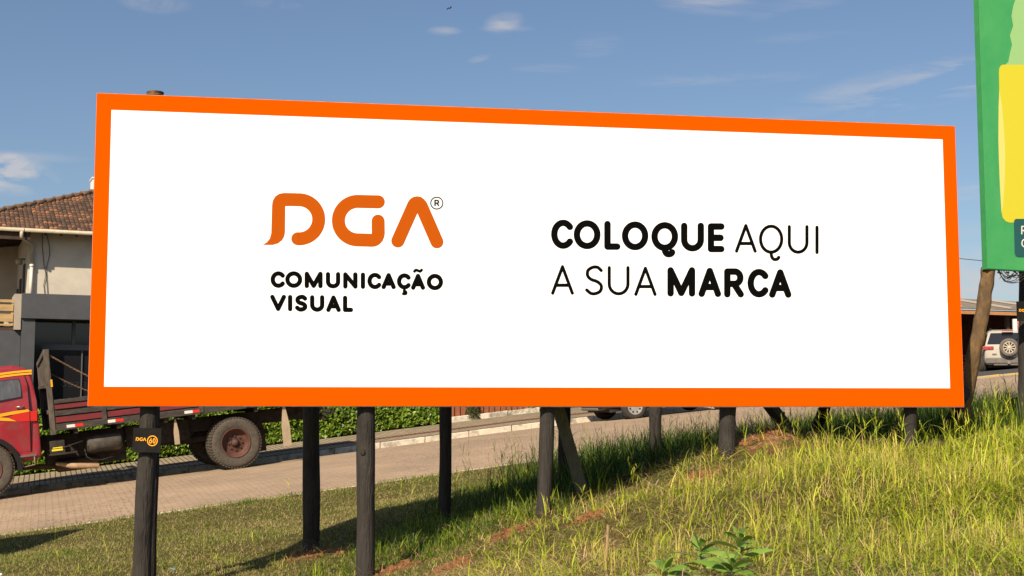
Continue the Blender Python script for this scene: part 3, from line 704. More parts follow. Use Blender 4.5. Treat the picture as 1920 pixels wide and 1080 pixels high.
# raised deck with slat railing at the left
b = MB(); b.bb(-6, -.3, -1.3, 5.2, 2.081, 2.2); b.build('deck', m_soffit, house)
b = MB()
for z0, z1 in ((2.86, 2.94), (2.62, 2.80), (2.32, 2.54), (2.205, 2.26)): b.bb(-6, -.42, -1.34, -1.305, z0, z1)
b.build('railing', m_deckwood, house, bevel=.006)
for x in (-.48, -2.2, -4.1): MB().bb(x, x+.07, -1.30, -1.23, 2.2, 2.84).build('railing_post', m_deckwood, house)
b = MB(); b.bb(-4.5, -.6, 5.05, 5.19, 2.5, 2.62); b.bb(-4.5, -.6, 5.12, 5.19, 2.63, 3.6); b.build('white_shutter', mat('white_paint', (.75, .72, .66), rough=.6), house)
b = MB(); b.bb(11.3, 11.8, 5, 5.5, 5.3, 7); b.build('chimney', mat('white_paint', (.75, .72, .66)), house)
cm = HM @ Vector((1.7, 4.9, 0)); 
ch = MB(); c0 = HM.inverted() @ at(177.5, 352, 43.5); ch.bb(c0.x-.09, c0.x+.7, c0.y-.2, c0.y+.5, 6.2, c0.z+.28); ch.bb(c0.x-.12, c0.x+.73, c0.y-.23, c0.y+.53, c0.z+.281, c0.z+.33); ch.build('chimney', mat('white_paint', (.75, .72, .66)), house)
# wall-mounted air conditioner and lamp by the porch
ac = thing('air_conditioner', 'wall-mounted air conditioner box under the porch roof', 'air conditioner', HM)
b = MB(); b.bb(-2.5, -1.75, 4.3, 4.6, 4.0, 4.55); b.build('casing', mat('ac_casing', (.35, .31, .26), rough=.6), ac, bevel=.02)
b = MB()
for i in range(6): b.bb(-2.4, -1.95, 4.28, 4.299, 4.08+i*.07, 4.11+i*.07)
b.build('grille', mat('ac_grille', (.05, .045, .04)), ac)
b = MB(); b.bb(-2.55, -1.2, 4.3, 4.7, 3.90, 3.96); b.beam((-1.3, 4.6, 3.9), (-1.1, 4.9, 3.2), .05, .05); b.build('bracket', m_gut, ac)
lp = thing('wall_lamp', 'small round spotlight on the side wall of the house', 'lamp', HM)
MB().lathe([(0, -.1), (.09, -.08), (.11, .02), (.05, .1), (0, .1)], TR((-.16, 1.4, 4.3)), 14).build('lamp_shade', mat('lamp_shade', (.45, .4, .32), rough=.4), lp)
MB().bb(-.12, -.001, 1.38, 1.42, 4.36, 4.40).build('bracket', m_char, lp)
# things on the deck
for i, (x, c, h) in enumerate(((-1.25, (.5, .12, .03), .22), (-.75, (.25, .24, .22), .34), (-1.9, (.03, .03, .03), .5))):
    p = HM @ Vector((x, -.7, 2.2)); k = MB(); k.lathe([(0, 0), (.11, 0), (.13, h*.5), (.12, h), (.10, h), (.09, .03), (0, .03)], TR(p), 16)
    tag(k.build('bucket', mat('bucket_%d' % i, c, rough=.5)), ['low orange bucket on the deck behind the railing', 'grey bucket on the deck next to the canopy end', 'tall black bin on the deck behind the railing'][i], 'bucket')

# ------------------------------------------------------------ lorry
TO = at(442, 878, 26.4); ty = R(23)
TM = TR((TO.x, TO.y, TO.z+.0), ty, -math.atan(.118))
truck = thing('flatbed_truck', 'old dark red flatbed lorry with yellow stripes parked facing left by the kerb', 'truck', TM)
m_red = mat('maroon_paint', (.31, .018, .026), (.25, .015, .021), rough=.35, scale=3, spec=.5, coat=.3, c3=(.20, .04, .04), s3=5)
m_bright = mat('bright_red_paint', (.52, .018, .012), rough=.4, spec=.5)
m_ystripe = mat('yellow_paint', (.80, .34, .012), rough=.45)
m_chassis = mat('chassis_black', (.018, .015, .013), (.045, .035, .028), rough=.75, scale=8, bump=.3)
m_tyre = mat('truck_tyre', (.10, .08, .06), (.065, .055, .045), rough=.95, scale=14, bump=.4)
m_rim = mat('rusty_rim', (.12, .05, .034), (.07, .032, .024), rough=.75, scale=7)
m_bwood = mat('black_wood', (.038, .032, .028), (.10, .08, .065), rough=.85, scale=5, stretch=(1, 3, 3), bump=.6, lo=.4, hi=.8)
m_gwood = mat('grey_wood', (.13, .105, .08), (.06, .05, .04), rough=.9, scale=5, stretch=(3, 3, .8), bump=.7)
m_mwood = mat('maroon_wood', (.20, .022, .025), (.14, .02, .022), rough=.7, scale=4, stretch=(.8, 3, 3), c3=(.07, .03, .03), s3=4)
m_chrome = mat('dull_chrome', (.6, .57, .5), rough=.3, metal=1)
def xz(u, v):                             # where the line of sight meets the lorry's near side, in its own x and z
    ex, ey, ez = (TM.to_3x3().col[i] for i in range(3)); d = ray(u, v); p = d*(TO.dot(ey)/d.dot(ey))-TO
    return (p.dot(ex), p.dot(ez))
def side(poly, y0, y1, name, m, parent, bevel=0, px=True):
    b = MB(); b.prism([xz(*p) for p in poly] if px else poly, y0, y1, lambda a, c, d: Vector((a, d, c))); return b.build(name, m, parent, bevel=bevel)
# chassis
b = MB()
for y in (.75, 1.55): b.bb(-6.0, 1.9, y, y+.08, .80, 1.06)
for x in (-5.9, -3.4, -1.6, .0, 1.2, 1.85): b.bb(x, x+.1, .831, 1.549, .84, 1.02)
for x in (-3.0, -2.2, -1.3, -.75, .5, 1.3, 2.0): b.bb(x, x+.07, .06, 2.3, 1.08, 1.19)
b.bb(-.9, .9, .85, .92, .58, .68); b.bb(-.9, .9, 1.48, 1.56, .58, .68); b.tube([(-4.64, .3, .58), (-4.64, 2.1, .58)], .07, 10); b.tube([(0, .2, .5), (0, 2.2, .5)], .09, 12)
b.lathe([(0, -.2), (.15, -.15), (.2, 0), (.15, .15), (0, .2)], TR((0, 1.2, .5)), 16); b.tube([(-3.2, 1.2, .8), (-.1, 1.2, .55)], .05, 10)
b.build('chassis', m_chassis, truck)
# skirt-like dark side boxes between the axles
b = MB(); b.bb(-3.5, -2.0, .72, 1.5, .42, 1.07); b.bb(-1.99, -.75, .62, .70, .66, 1.07); b.build('side_frame', m_chassis, truck)
def wheel(x, y, r, wid, side_, name='wheel', dz=0):
    w = thing_part(name, truck)
    M = TR((x, y, r+dz)) @ Matrix.Rotation(R(90), 4, 'X')     # axis z -> -y (outer face towards the viewer is +z)
    if side_ < 0: M = M @ Matrix.Rotation(math.pi, 4, 'X')
    h = wid/2; t = MB(); t.lathe([(r*.58, -h*.8), (r*.70, -h), (r*.93, -h*.97), (r*.985, -h*.78), (r, 0), (r*.985, h*.78), (r*.93, h*.97), (r*.85, h*1.02), (r*.70, h), (r*.60, h*.86), (r*.575, h*.8)], M, 56)
    for i in range(52):      # tread blocks
        a = 2*math.pi*i/52
        for zz, sg in ((h*.62, 1), (-h*.62, -1)):
            c = M @ Vector((math.cos(a)*r*1.004, math.sin(a)*r*1.004, zz)); ex = (M.to_3x3() @ Vector((-math.sin(a), math.cos(a), .3*sg))).normalized(); ez = (M.to_3x3() @ Vector((math.cos(a), math.sin(a), 0))); ey = ez.cross(ex)
            t.box(c, (r*.075, wid*.30, .022), Matrix((ex, ey, ez)).transposed())
    tt = t.build('tyre', m_tyre, w)
    k = MB(); k.lathe([(r*.585, h*.85), (r*.60, h*.93), (r*.56, h*.9), (r*.52, h*.55), (r*.50, h*.1), (r*.38, -h*.05), (r*.34, h*.02), (r*.20, h*.02), (r*.17, h*.1)], M, 40)
    k.build('rim', m_rim, w)
    k = MB(); k.lathe([(r*.15, h*.0), (r*.14, h*.35), (r*.10, h*.42), (r*.09, h*.5), (0, h*.5)], M, 24)
    for i in range(8):
        a = 2*math.pi*i/8; c = Vector((math.cos(a)*r*.27, math.sin(a)*r*.27, h*.0)); k.tube([M @ c, M @ (c+Vector((0, 0, .035)))], .016, 6)
    k.build('hub', mat('hub_rust', (.12, .06, .04), (.06, .04, .03), rough=.8), w)
    return w
def thing_part(name, parent):
    o = bpy.data.objects.new(name, None); col.objects.link(o); o.parent = parent; o.empty_display_size = .1; WM[o.name] = WM[parent.name]; return o
wheel(.06, .13, .505, .27, 1); wheel(.06, .45, .505, .27, 1); wheel(0, 1.95, .505, .27, 1); wheel(0, 2.27, .505, .27, -1)
wheel(-4.64, .14, .505, .27, 1, dz=.09); wheel(-4.64, 2.26, .505, .27, -1, dz=.09)
# cab, drawn from its side outline
cab = [(-6.2, .66), (-6.2, 1.5), (-5.72, 1.78), (-5.58, 1.84), (-5.32, 2.40), (-5.15, 2.55), (-4.85, 2.62), (-4.3, 2.62), (-4.06, 2.54), (-3.98, 2.40), (-3.93, 1.9), (-3.93, .72), (-4.05, .66), (-4.33, .66), (-4.42, .85), (-4.62, 1.06), (-4.95, 1.14), (-5.28, 1.06), (-5.5, .85), (-5.58, .66)]
def cabfn(a, c, d):
    t = max(0, c-1.75)*.16; return Vector((a, d+(t if d < 1.2 else -t), c))
cab = [(x+.31, z-.11 if z > 1.7 else z) for x, z in cab]; b = MB()
b.prism(cab, .08, 2.32, cabfn); cabo = b.build('cab', m_red, truck, bevel=.06, seg=4)
m_fender = mat('fender_black', (.012, .011, .011), rough=.35, spec=.5)
fa = MB(); pr = []
for i in range(13):
    a = R(-8+196*i/12); pr.append((-4.64+.66*math.cos(a), .57+.66*math.sin(a)))
inn = [(-4.64+(x+4.64)*.86, .57+(z-.57)*.86) for x, z in pr]
for y0, y1 in ((-.02, .42), (1.98, 2.42)): fa = MB(); fa.prism(pr+inn[::-1], y0, y1, lambda a, c, d: Vector((a, d, c))); fa.build('fender', m_fender, truck, bevel=.012)
yb = .074
def cabside(poly, name, m, parent, lift, dz=0):
    k = MB(); P2 = [xz(*p) for p in poly]; k.prism(P2, lift, lift+.004, lambda a, c, d: Vector((a, .08-d+max(0, c-1.75)*.16, c))); return k.build(name, m, parent)
door = side([(58, 862), (56, 760), (53, 715), (47, 701), (-4, 708), (-60, 716), (-62, 760), (-56, 800), (-30, 838)], 0, 0, 'door', m_red, truck) if False else None
dr = cabside([(59.5, 846), (57, 770), (53, 722), (48, 706), (40, 702.5), (-8, 708), (-50, 718), (-58, 760), (-58, 800), (-30, 812), (0, 826), (20, 850)], 'door', m_red, truck, .001)
cabside([(41.5, 745), (40, 720), (36, 709.5), (0, 713.5), (-30, 718), (-34, 752), (0, 752.5)], 'window_seal', mat('rubber', (.015, .012, .012), rough=.7), dr, .006)
cabside([(40, 743.5), (38.5, 720), (34.8, 711), (0, 715), (-28.6, 719.4), (-32, 750), (0, 751)], 'window', mat('cab_glass', (.055, .055, .055), (.10, .10, .10), rough=.1, scale=4, stretch=(5, 5, .4), spec=.8), dr, .011)
h = MB(); p = xz(42, 762); q = xz(31, 763.5); h.tube([(q[0], .04, q[1]), (p[0], .035, p[1])], .018, 10); h.tube([(p[0], .07, p[1]), (p[0], .035, p[1])], .022, 8); h.tube([(q[0], .07, q[1]), (q[0], .04, q[1])], .014, 8); h.build('handle', m_chrome, dr)
b = MB(); 
for pz in ([(58.5, 846), (56, 770), (52, 722), (47, 706)],):
    pts = [Vector((xz(*w)[0], .072+max(0, xz(*w)[1]-1.75)*.16, xz(*w)[1])) for w in pz]; b.tube(pts, .008, 5)
b.build('door_seam', mat('rubber', (.015, .012, .012)), truck)
cabside([(-60, 782), (0, 776), (26, 771), (52, 767.5), (58, 771), (26, 777), (0, 782), (-60, 792)], 'orange_stripe', m_ystripe, truck, .0062)
cabside([(57, 771.5), (69.5, 769), (70, 789), (36, 791), (18, 783), (26, 777.4)], 'red_band', m_bright, truck, .0058)
cabside([(-60, 792.5), (0, 782.5), (17, 784), (32, 790), (0, 789), (-60, 800)], 'orange_stripe', m_ystripe, truck, .0062)
for dv in (0, 5.2):
    cabside([(60, 692.6+dv), (60.5, 696.2+dv), (30, 699+dv), (0, 703+dv), (-60, 711+dv), (-60, 707+dv), (0, 699+dv), (30, 695.2+dv)], 'roof_stripe', m_ystripe, truck, .012)
b = MB(); b.bb(-5.19, -5.11, .35, 2.05, 1.85, 2.25); b.build('windscreen', m_dglass, truck)
b = MB(); b.bb(-6.01, -5.891, .3, 2.1, .75, 1.45); b.build('grille', m_chrome, truck)
for y in (.28, 2.12): MB().lathe([(0, .05), (.12, .04), (.13, 0)], TR((-5.9, y, 1.15)) @ Matrix.Rotation(R(-90), 4, 'Y'), 20).build('headlight', m_white, truck)
b = MB(); b.bb(-6.19, -6.04, .05, 2.35, .5, .7); b.build('bumper', m_chassis, truck, bevel=.02)
# step below the door
b = MB(); p0, p1 = xz(36, 857), xz(69, 853); b.bb(p0[0], p1[0], .03, .30, p0[1]-.015, p0[1]+.02); b.build('running_board', m_chrome, truck)
b = MB(); a0, a1 = xz(38, 862), xz(65, 858); b.tube([(a0[0], .05, a0[1]+.05), (a0[0]+.05, .05, a0[1]-.15), (a1[0], .05, a0[1]-.13), (a1[0], .05, a1[1]+.03)], .014, 8); b.build('step', mat('step_metal', (.20, .15, .10), rough=.6), truck)
# headboard of upright planks behind the cab
zt = 2.72
MB().bb(-3.43, -3.33, .02, .16, 1.10, zt-.02).build('headboard_post', m_gwood, truck, bevel=.01); MB().bb(-3.43, -3.33, 2.44, 2.56, 1.15, zt-.22).build('headboard_post', m_gwood, truck, bevel=.01)
b = MB()
for y in (.45, .80, 1.15, 1.5, 1.85, 2.15): b.bb(-3.41, -3.35, y, y+.11, 1.2, zt-.06-.09*y)
b.build('headboard_slat', m_gwood, truck, bevel=.006)
b = MB(); b.beam((-3.38, .03, zt-.02), (-3.38, 2.6, zt-.20), .11, .10); b.bb(-3.45, -3.315, .161, 2.439, 2.0, 2.08); b.bb(-3.45, -3.315, .161, 2.439, 1.5, 1.58); b.build('headboard_rail', m_gwood, truck, bevel=.01)
k = MB(); k.bb(-3.35, -3.315, .01, .019, 2.02, 2.16); k.build('orange_mark', m_ystripe, truck)
# load bed with slatted drop side
X0, X1 = -3.32, 2.1
b = MB(); b.bb(X0, X1, .05, 2.35, 1.20, 1.26); b.build('bed_floor', m_bwood, truck)
for (y0, y1) in ((.00, .045), (2.355, 2.40)):
    t_ = thing_part('side_board', truck)
    b = MB(); b.bb(X0, X1, y0, y1, 1.17, 1.30); b.bb(X0, X1, y0, y1, 1.455, 1.55); b.bb(X0, X1, y0, y1, 1.69, 1.765); b.bb(X0, X1, y0+(.046 if y0 < 1 else -.016), y0+(.06 if y0 < 1 else -.002), 1.262, 1.75)
    xx = X0+.85
    while xx < X1: b.bb(xx, xx+.09, y0-.018, y0-.001, 1.19, 1.52); xx += .93
    b.build('rail', m_bwood, t_, bevel=.006)
    b = MB(); b.bb(X0, X1, y0+.01, y1-.01, 1.325, 1.43); b.bb(X0, X1, y0+.008, y1-.008, 1.585, 1.665); b.build('plank', m_mwood, t_)
b = MB(); b.bb(X1, X1+.05, 0, 2.4, 1.17, 1.75); b.build('tailboard', m_mwood, truck)
spots_ = [(xz(124, 788)[0], xz(155, 785)[0]), (xz(200, 778)[0], xz(230, 774)[0])]+[(x, x+.32) for x in (-.9, .3, 1.3)]
for xa, xb in spots_:
    mid = (xa+xb)/2; z = 1.235
    MB().bb(xa, mid, -.004, -.0005, z-.028, z+.028).build('white_reflector', mat('reflector_white', (.7, .66, .6), rough=.4), truck)
    MB().bb(mid+.001, xb, -.004, -.0005, z-.028, z+.028).build('red_reflector', mat('reflector_red', (.65, .03, .02), rough=.4), truck)
def chain(a, b_, lk=.05):
    a, b_ = Vector(a), Vector(b_); n = int((b_-a).length/(lk*.72)); d = (b_-a).normalized(); s = d.orthogonal().normalized(); u = d.cross(s); k = MB()
    for i in range(n):
        c = a+(b_-a)*(i+.5)/n+Vector((0, 0, -.04*math.sin(math.pi*(i+.5)/n))); w = s if i % 2 else u
        k.tube([c+d*lk*.5*math.cos(t)+w*lk*.28*math.sin(t) for t in [2*math.pi*j/8 for j in range(9)]], .0055, 5, cap=False)
    return k
chain((-3.36, .09, 2.66), (-2.0, .06, 1.77)).build('chain', mat('rust_chain', (.30, .17, .09), (.14, .08, .05), rough=.8), truck)
chain((-3.34, 2.28, 2.42), (-2.3, 2.36, 1.78)).build('chain', mat('rust_chain', (.30, .17, .09)), truck)
# underslung gear: battery box, air tank, silencer and tailpipe, mudflaps
b = MB(); p0, p1 = xz(96, 852), xz(122, 828); b.bb(p0[0], p1[0], .12, .5, p0[1], p1[1]+.03); b.bb(p0[0]-.03, p1[0]+.22, .08, .55, p0[1]-.035, p0[1]-.001); b.build('battery_box', m_chassis, truck, bevel=.01)
b = MB(); a0 = xz(98, 845); b.bb(a0[0], a0[0]+.2, .114, .1195, a0[1]-.02, a0[1]+.015); b.bb(a0[0]+.02, a0[0]+.2, .114, .1195, a0[1]+.03, a0[1]+.05); b.build('sticker', mat('yellow_sticker', (.75, .6, .03), rough=.5), truck)
b = MB(); a0, a1 = xz(167, 834), xz(231, 830); b.lathe([(0, -.34), (.14, -.33), (.175, -.29), (.175, .29), (.14, .33), (0, .34)], TR(((a0[0]+a1[0])/2, .35, a0[1])) @ Matrix.Rotation(R(90), 4, 'Y'), 24)
b.build('air_tank', mat('dusty_black', (.03, .027, .024), (.10, .085, .065), rough=.7, scale=5), truck)
b = MB(); b.tube([(-4.4, .95, .55), (-3.7, .8, .50), (-3.3, .72, .46)], .05, 10); b.lathe([(0, -.42), (.09, -.4), (.12, -.36), (.12, .36), (.09, .4), (0, .42)], TR((-2.95, .70, .46)) @ Matrix.Rotation(R(90), 4, 'Y'), 20)
b.build('silencer', mat('silencer_rust', (.10, .06, .035), (.05, .035, .025), rough=.85), truck)
a0, a1 = xz(125, 878), xz(188, 880); b = MB(); b.tube([(a0[0]-.15, .45, a0[1]+.09), (a0[0]+.12, .25, a0[1]+.02), (a0[0]+.3, .2, a0[1]), (a1[0], .18, a0[1]-.045)], [.03, .055, .055, .05], 12, cap=False)
b.tube([(a1[0]-.001, .18, a0[1]-.045), (a1[0]-.1, .185, a0[1]-.04)], [.04, .04], 12); b.build('tailpipe', mat('tan_pipe', (.40, .26, .15), (.26, .16, .09), rough=.8), truck)
b = MB(); b.tube([(-2.82, .3, .75), (-2.8, .25, .60), (-2.7, .25, .52), (-2.5, .3, .50), (-2.2, .4, .55)], .011, 6); b.tube([(-3.5, .3, .80), (-3.2, .1, .84), (-2.85, .1, .92)], .011, 6); b.build('hose', m_chassis, truck)
for (x, y, m_, zt, zb, w) in ((-1.08, .1, 'pale_flap', 1.12, .62, .10), (1.12, .1, 'pale_flap', 1.15, .30, .17), (.74, .9, 'dark_flap', 1.05, .22, .22), (.74, 1.9, 'dark_flap', 1.05, .22, .22)):
    mm = mat('pale_flap', (.42, .32, .21), (.33, .25, .17), rough=.9) if m_ == 'pale_flap' else mat('dark_flap', (.07, .05, .035), rough=.9)
    k = MB(); fn = lambda a, c, d: Vector((a, d, c))
    k.prism([(x-w*.5, zb), (x+w*.5, zb), (x+w*.5, zt-(zt-zb)*.5), (x+w*.12, zt), (x-w*.12, zt), (x-w*.5, zt-(zt-zb)*.5)], y, y+.015, fn); k.build('mudflap', mm, truck)
b = MB(); b.tube([(2.0, .3, .78), (2.0, 2.1, .78)], .05, 8); b.beam((1.5, .75, .95), (2.0, .75, .80), .06, .06); b.beam((1.5, 1.6, .95), (2.0, 1.6, .80), .06, .06); b.bb(1.95, 2.2, .2, .26, .84, .92); b.beam((1.6, .2, 1.15), (2.1, .2, .88), .05, .05); b.build('rear_bumper', m_chassis, truck)

# ------------------------------------------------------------ cars
def car(name, label, M, dims, paint, group=None, spare=False, dark=False, face=1):
    """length along +x (front), y left, z up; rear end at x=0"""
    Ln, Wd, Ht = dims; t = thing(name, label, 'car', M, group); hw = Wd/2
    m_p = paint; m_gl = mat('car_glass', (.015, .017, .02), rough=.07, spec=.8); m_pl = mat('bumper_plastic', (.17, .15, .13), (.13, .115, .10), rough=.7, scale=9)
    # lower body: stations (x, z of belt, half width factor)
    st = [(0, .98, .86), (.05, 1.02, .93), (.35, 1.04, .985), (1.0, 1.03, 1), (2.2, 1.0, 1), (Ln-1.15, .97, .995), (Ln-.6, .90, .96), (Ln-.18, .80, .88), (Ln, .62, .72)]
    sc = Ht/1.68; rings = []
    for x, zb, wf in st:
        zb *= sc; w = hw*wf; z0 = .30 if 0 < x < Ln else .42
        rings.append([(x, -w*.86, z0), (x, -w*.97, z0+.08), (x, -w, z0+.28), (x, -w*.985, zb*.86), (x, -w*.93, zb*.97), (x, -w*.80, zb), (x, 0, zb+.02), (x, w*.80, zb), (x, w*.93, zb*.97), (x, w*.985, zb*.86), (x, w, z0+.28), (x, w*.97, z0+.08), (x, w*.86, z0)])
    b = MB(); n = len(rings[0]); b.v = [Vector(p) for r_ in rings for p in r_]
    for i in range(len(rings)-1):
        for k in range(n): b.f.append((i*n+k, i*n+(k+1) % n, (i+1)*n+(k+1) % n, (i+1)*n+k)); b.sm.append(True); b.t.append(.5)
    b.f += [tuple(range(n)), tuple(reversed(range((len(rings)-1)*n, len(rings)*n)))]; b.sm += [True, True]; b.t += [.5, .5]
    # greenhouse
    gh = [(.10, 1.02, .88, .30), (.38, 1.58, .72, 1), (.8, 1.66, .72, 1), (1.8, 1.68, .72, 1), (2.4, 1.60, .72, 1), (Ln-1.25, .99, .86, .3)]
    r2 = []
    for x, zt, wt, _ in gh:
        zt *= sc; r2.append([(x, -hw*.93, .96*sc), (x, -hw*(wt+.03), zt-.06), (x, -hw*(wt-.10), zt), (x, hw*(wt-.10), zt), (x, hw*(wt+.03), zt-.06), (x, hw*.93, .96*sc)])
    o = len(b.v); n = 6; b.v += [Vector(p) for r_ in r2 for p in r_]
    for i in range(len(r2)-1):
        for k in range(n-1): b.f.append((o+i*n+k, o+i*n+k+1, o+(i+1)*n+k+1, o+(i+1)*n+k)); b.sm.append(True); b.t.append(.5)
    body = b.build('body', m_p, t, bevel=.02)
    # glazing laid just proud of the greenhouse
    def pane(nm, pts, m, lift=(0, 0, 0), par=t):
        k = MB(); k.add([Vector(p)+Vector(lift) for p in pts], [tuple(range(len(pts)))]); return k.build(nm, m, par, fixn=False)
    pane('rear_window', [(.125, -hw*.82, 1.08*sc), (.125, hw*.82, 1.08*sc), (.345, hw*.66, 1.50*sc), (.345, -hw*.66, 1.50*sc)], m_gl, (-.03, 0, .01))
    pane('windscreen', [(Ln-1.34, -hw*.80, 1.06*sc), (Ln-1.34, hw*.80, 1.06*sc), (2.48, hw*.66, 1.55*sc), (2.48, -hw*.66, 1.55*sc)], m_gl, (.03, 0, .02))
    for sgn in (-1, 1):
        def sy(z): return sgn*hw*(.93+(z-.96*sc)/(.62*sc)*(-.18))
        z0, z1 = 1.05*sc, 1.50*sc
        for xs_ in ((.42, .58, .95, 1.0), (1.05, 1.08, 1.75, 1.85), (1.92, 1.90, 2.35, 2.62)):
            pane('side_window', [(xs_[0], sy(z0), z0), (xs_[3], sy(z0), z0), (xs_[2], sy(z1), z1), (xs_[1], sy(z1), z1)], m_gl, (0, sgn*.012, 0))
        for x in (1.0, 1.87): MB().tube([(x, sgn*(hw+.001), .42), (x, sgn*hw*.995, .9*sc)], .006, 4).build('door_seam', mat('rubber', (.015, .012, .012)), t)
        k = MB(); k.tube([(.6, sgn*hw*.62, Ht*.985), (.75, sgn*hw*.64, Ht+.03), (2.1, sgn*hw*.64, Ht+.03), (2.3, sgn*hw*.62, Ht*.97)], .02, 6); k.build('roof_rail', mat('rail_dark', (.03, .03, .03), rough=.5), t)
        k = MB(); k.box((2.75, sgn*(hw+.08), 1.0*sc), (.12, .2, .14)); k.build('mirror', m_p, t, bevel=.03)
        # tail light and headlight
        MB().box((.045, sgn*hw*.80, .93*sc), (.15, hw*.46, .15)).build('tail_light', mat('tail_light', (.22, .02, .025), (.45, .08, .07), rough=.2, scale=12, spec=.6), t, bevel=.03)
        MB().box((Ln-.18, sgn*hw*.66, .70*sc), (.2, .3, .13)).build('headlight', m_chrome, t, bevel=.03)
    b = MB(); b.bb(-.07, .25, -hw*.90, hw*.90, .34, .56); b.bb(-.05, .2, -hw*.60, hw*.60, .26, .338); b.build('rear_bumper', m_pl, t, bevel=.04)
    b = MB(); b.bb(Ln-.2, Ln+.05, -hw*.85, hw*.85, .28, .52); b.build('front_bumper', m_p if not dark else m_pl, t, bevel=.04)
    r = .325 if spare else .29
    for x in (.72, Ln-.82):
        for sgn in (-1, 1):
            w = thing_part('wheel', t); Mx = TR((x, sgn*(hw-.10), r)) @ Matrix.Rotation(R(-90 if sgn > 0 else 90), 4, 'X')
            MB().lathe([(r*.62, -.1), (r*.9, -.1), (r, -.07), (r, .07), (r*.9, .1), (r*.66, .105), (r*.62, .09)], Mx, 36).build('tyre', mat('car_tyre', (.055, .048, .04), (.035, .03, .027), rough=.9), w)
            k = MB(); k.lathe([(0, .085), (r*.14, .09), (r*.30, .075), (r*.5, .085), (r*.60, .10), (r*.65, .10), (r*.64, .06)], Mx, 36); k.build('rim', mat('wheel_silver', (.55, .52, .46), rough=.35, metal=.6), w)
            for i in range(8):
                a = 2*math.pi*i/8+.3; c = Vector((math.cos(a)*r*.45, math.sin(a)*r*.45, .088)); MB().lathe([(0, .004), (r*.075, .003), (r*.08, 0)], Mx @ Matrix.Translation(c), 10).build('rim_hole', m_chassis, w)
            k = MB(); k.lathe([(0, 0), (r*1.12, 0), (r*1.12, .01), (0, .01)], TR((x, sgn*(hw+.002), r+.01)) @ Matrix.Rotation(R(90), 4, 'X'), 32)
            k.build('wheel_arch', m_chassis, t)
            # wheel sits proud of the arch
            for c_ in w.children: c_.location = (0, sgn*.075, 0)
    b = MB(); b.bb(.2, Ln-.3, -hw*.8, hw*.8, .2, .299); b.build('underbody', m_chassis, t)
    if spare:
        s = thing_part('spare_wheel', t); Mx = TR((-.17, -.02, .93)) @ Matrix.Rotation(R(-90), 4, 'Y')
        MB().lathe([(0, -.1), (.30, -.1), (.345, -.06), (.35, .05), (.31, .11), (.235, .115), (.22, .09)], Mx, 40).build('tyre', mat('spare_tyre', (.16, .13, .105), (.11, .09, .075), rough=.9), s)
        k = MB(); k.lathe([(.228, .10), (.222, .115), (.205, .115), (.20, .085)], Mx, 40)
        for i in range(10):
            a = 2*math.pi*i/10; k.beam(Mx @ Vector((math.cos(a)*.04, math.sin(a)*.04, .105)), Mx @ Vector((math.cos(a)*.21, math.sin(a)*.21, .108)), .035, .02, up=(1, 0, 0))
        k.lathe([(0, .125), (.05, .12), (.06, .09)], Mx, 16); k.build('rim', mat('spare_rim', (.55, .47, .36), rough=.4, metal=.3), s)
        MB().lathe([(0, .08), (.21, .08)], Mx, 30).build('rim_back', m_chassis, s)
        MB().bb(.12, .30, -.20, .20, 1.575, 1.60).build('brake_light', mat('brake_light', (.35, .02, .02), rough=.3), t)
        k = MB(); k.tube([(.12, .0, 1.15), (.05, -.05, 1.12), (.16, -.35, 1.28)], .012, 5); k.build('wiper', m_chassis, t)
        k = MB(); k.bb(-.2, .1, -.05, .05, .33, .37); k.lathe([(0, -.03), (.03, 0), (0, .03)], TR((-.2, 0, .40)), 10); k.build('tow_hitch', m_chrome, t)
        MB().bb(-.062, -.045, .42, .58, .70, .73).build('badge', m_chrome, t)
    return t
sp = at(1892, 698.5, 49.0)
sa = R(90-17.5)
rvec = Vector((math.cos(sa), math.sin(sa), 0))
print('suv ground', sp.z, float(height(sp.x, sp.y)), float(height(sp.x+1, sp.y+4)))
SM = TR((sp.x, sp.y, sp.z), sa)
car('parked_car', 'dusty pale off-road car with a spare wheel on its tailgate outside the shed', SM, (4.2, 1.80, 1.68), mat('dusty_silver', (.46, .41, .34), (.40, .36, .29), rough=.35, scale=2, spec=.5, coat=.3), spare=True)
# hatchback mostly hidden behind the billboard
hp = P(2.62, 28.55); ha = math.atan(S)
HM2 = TR((0, 0, 0))
wpt = at(1190, 782, 29.6); gl = float(height(wpt.x, wpt.y)); 
e3 = Vector((math.cos(ha), math.sin(ha), 0)); org = Vector((wpt.x, wpt.y, 0))-e3*.72+Vector((-e3.y, e3.x, 0))*.78
gz0 = float(height(org.x, org.y)); gz1 = float(height(org.x+e3.x*3.8, org.y+e3.y*3.8))
M2 = TR((org.x, org.y, gz0+.0), ha, -math.atan((gz1-gz0)/3.8))
car('parked_car', 'dark grey hatchback parked at the kerb with only its lower rear showing under the billboard', M2, (3.8, 1.62, 1.45), mat('grey_paint', (.05, .05, .055), rough=.35, spec=.5), dark=True)

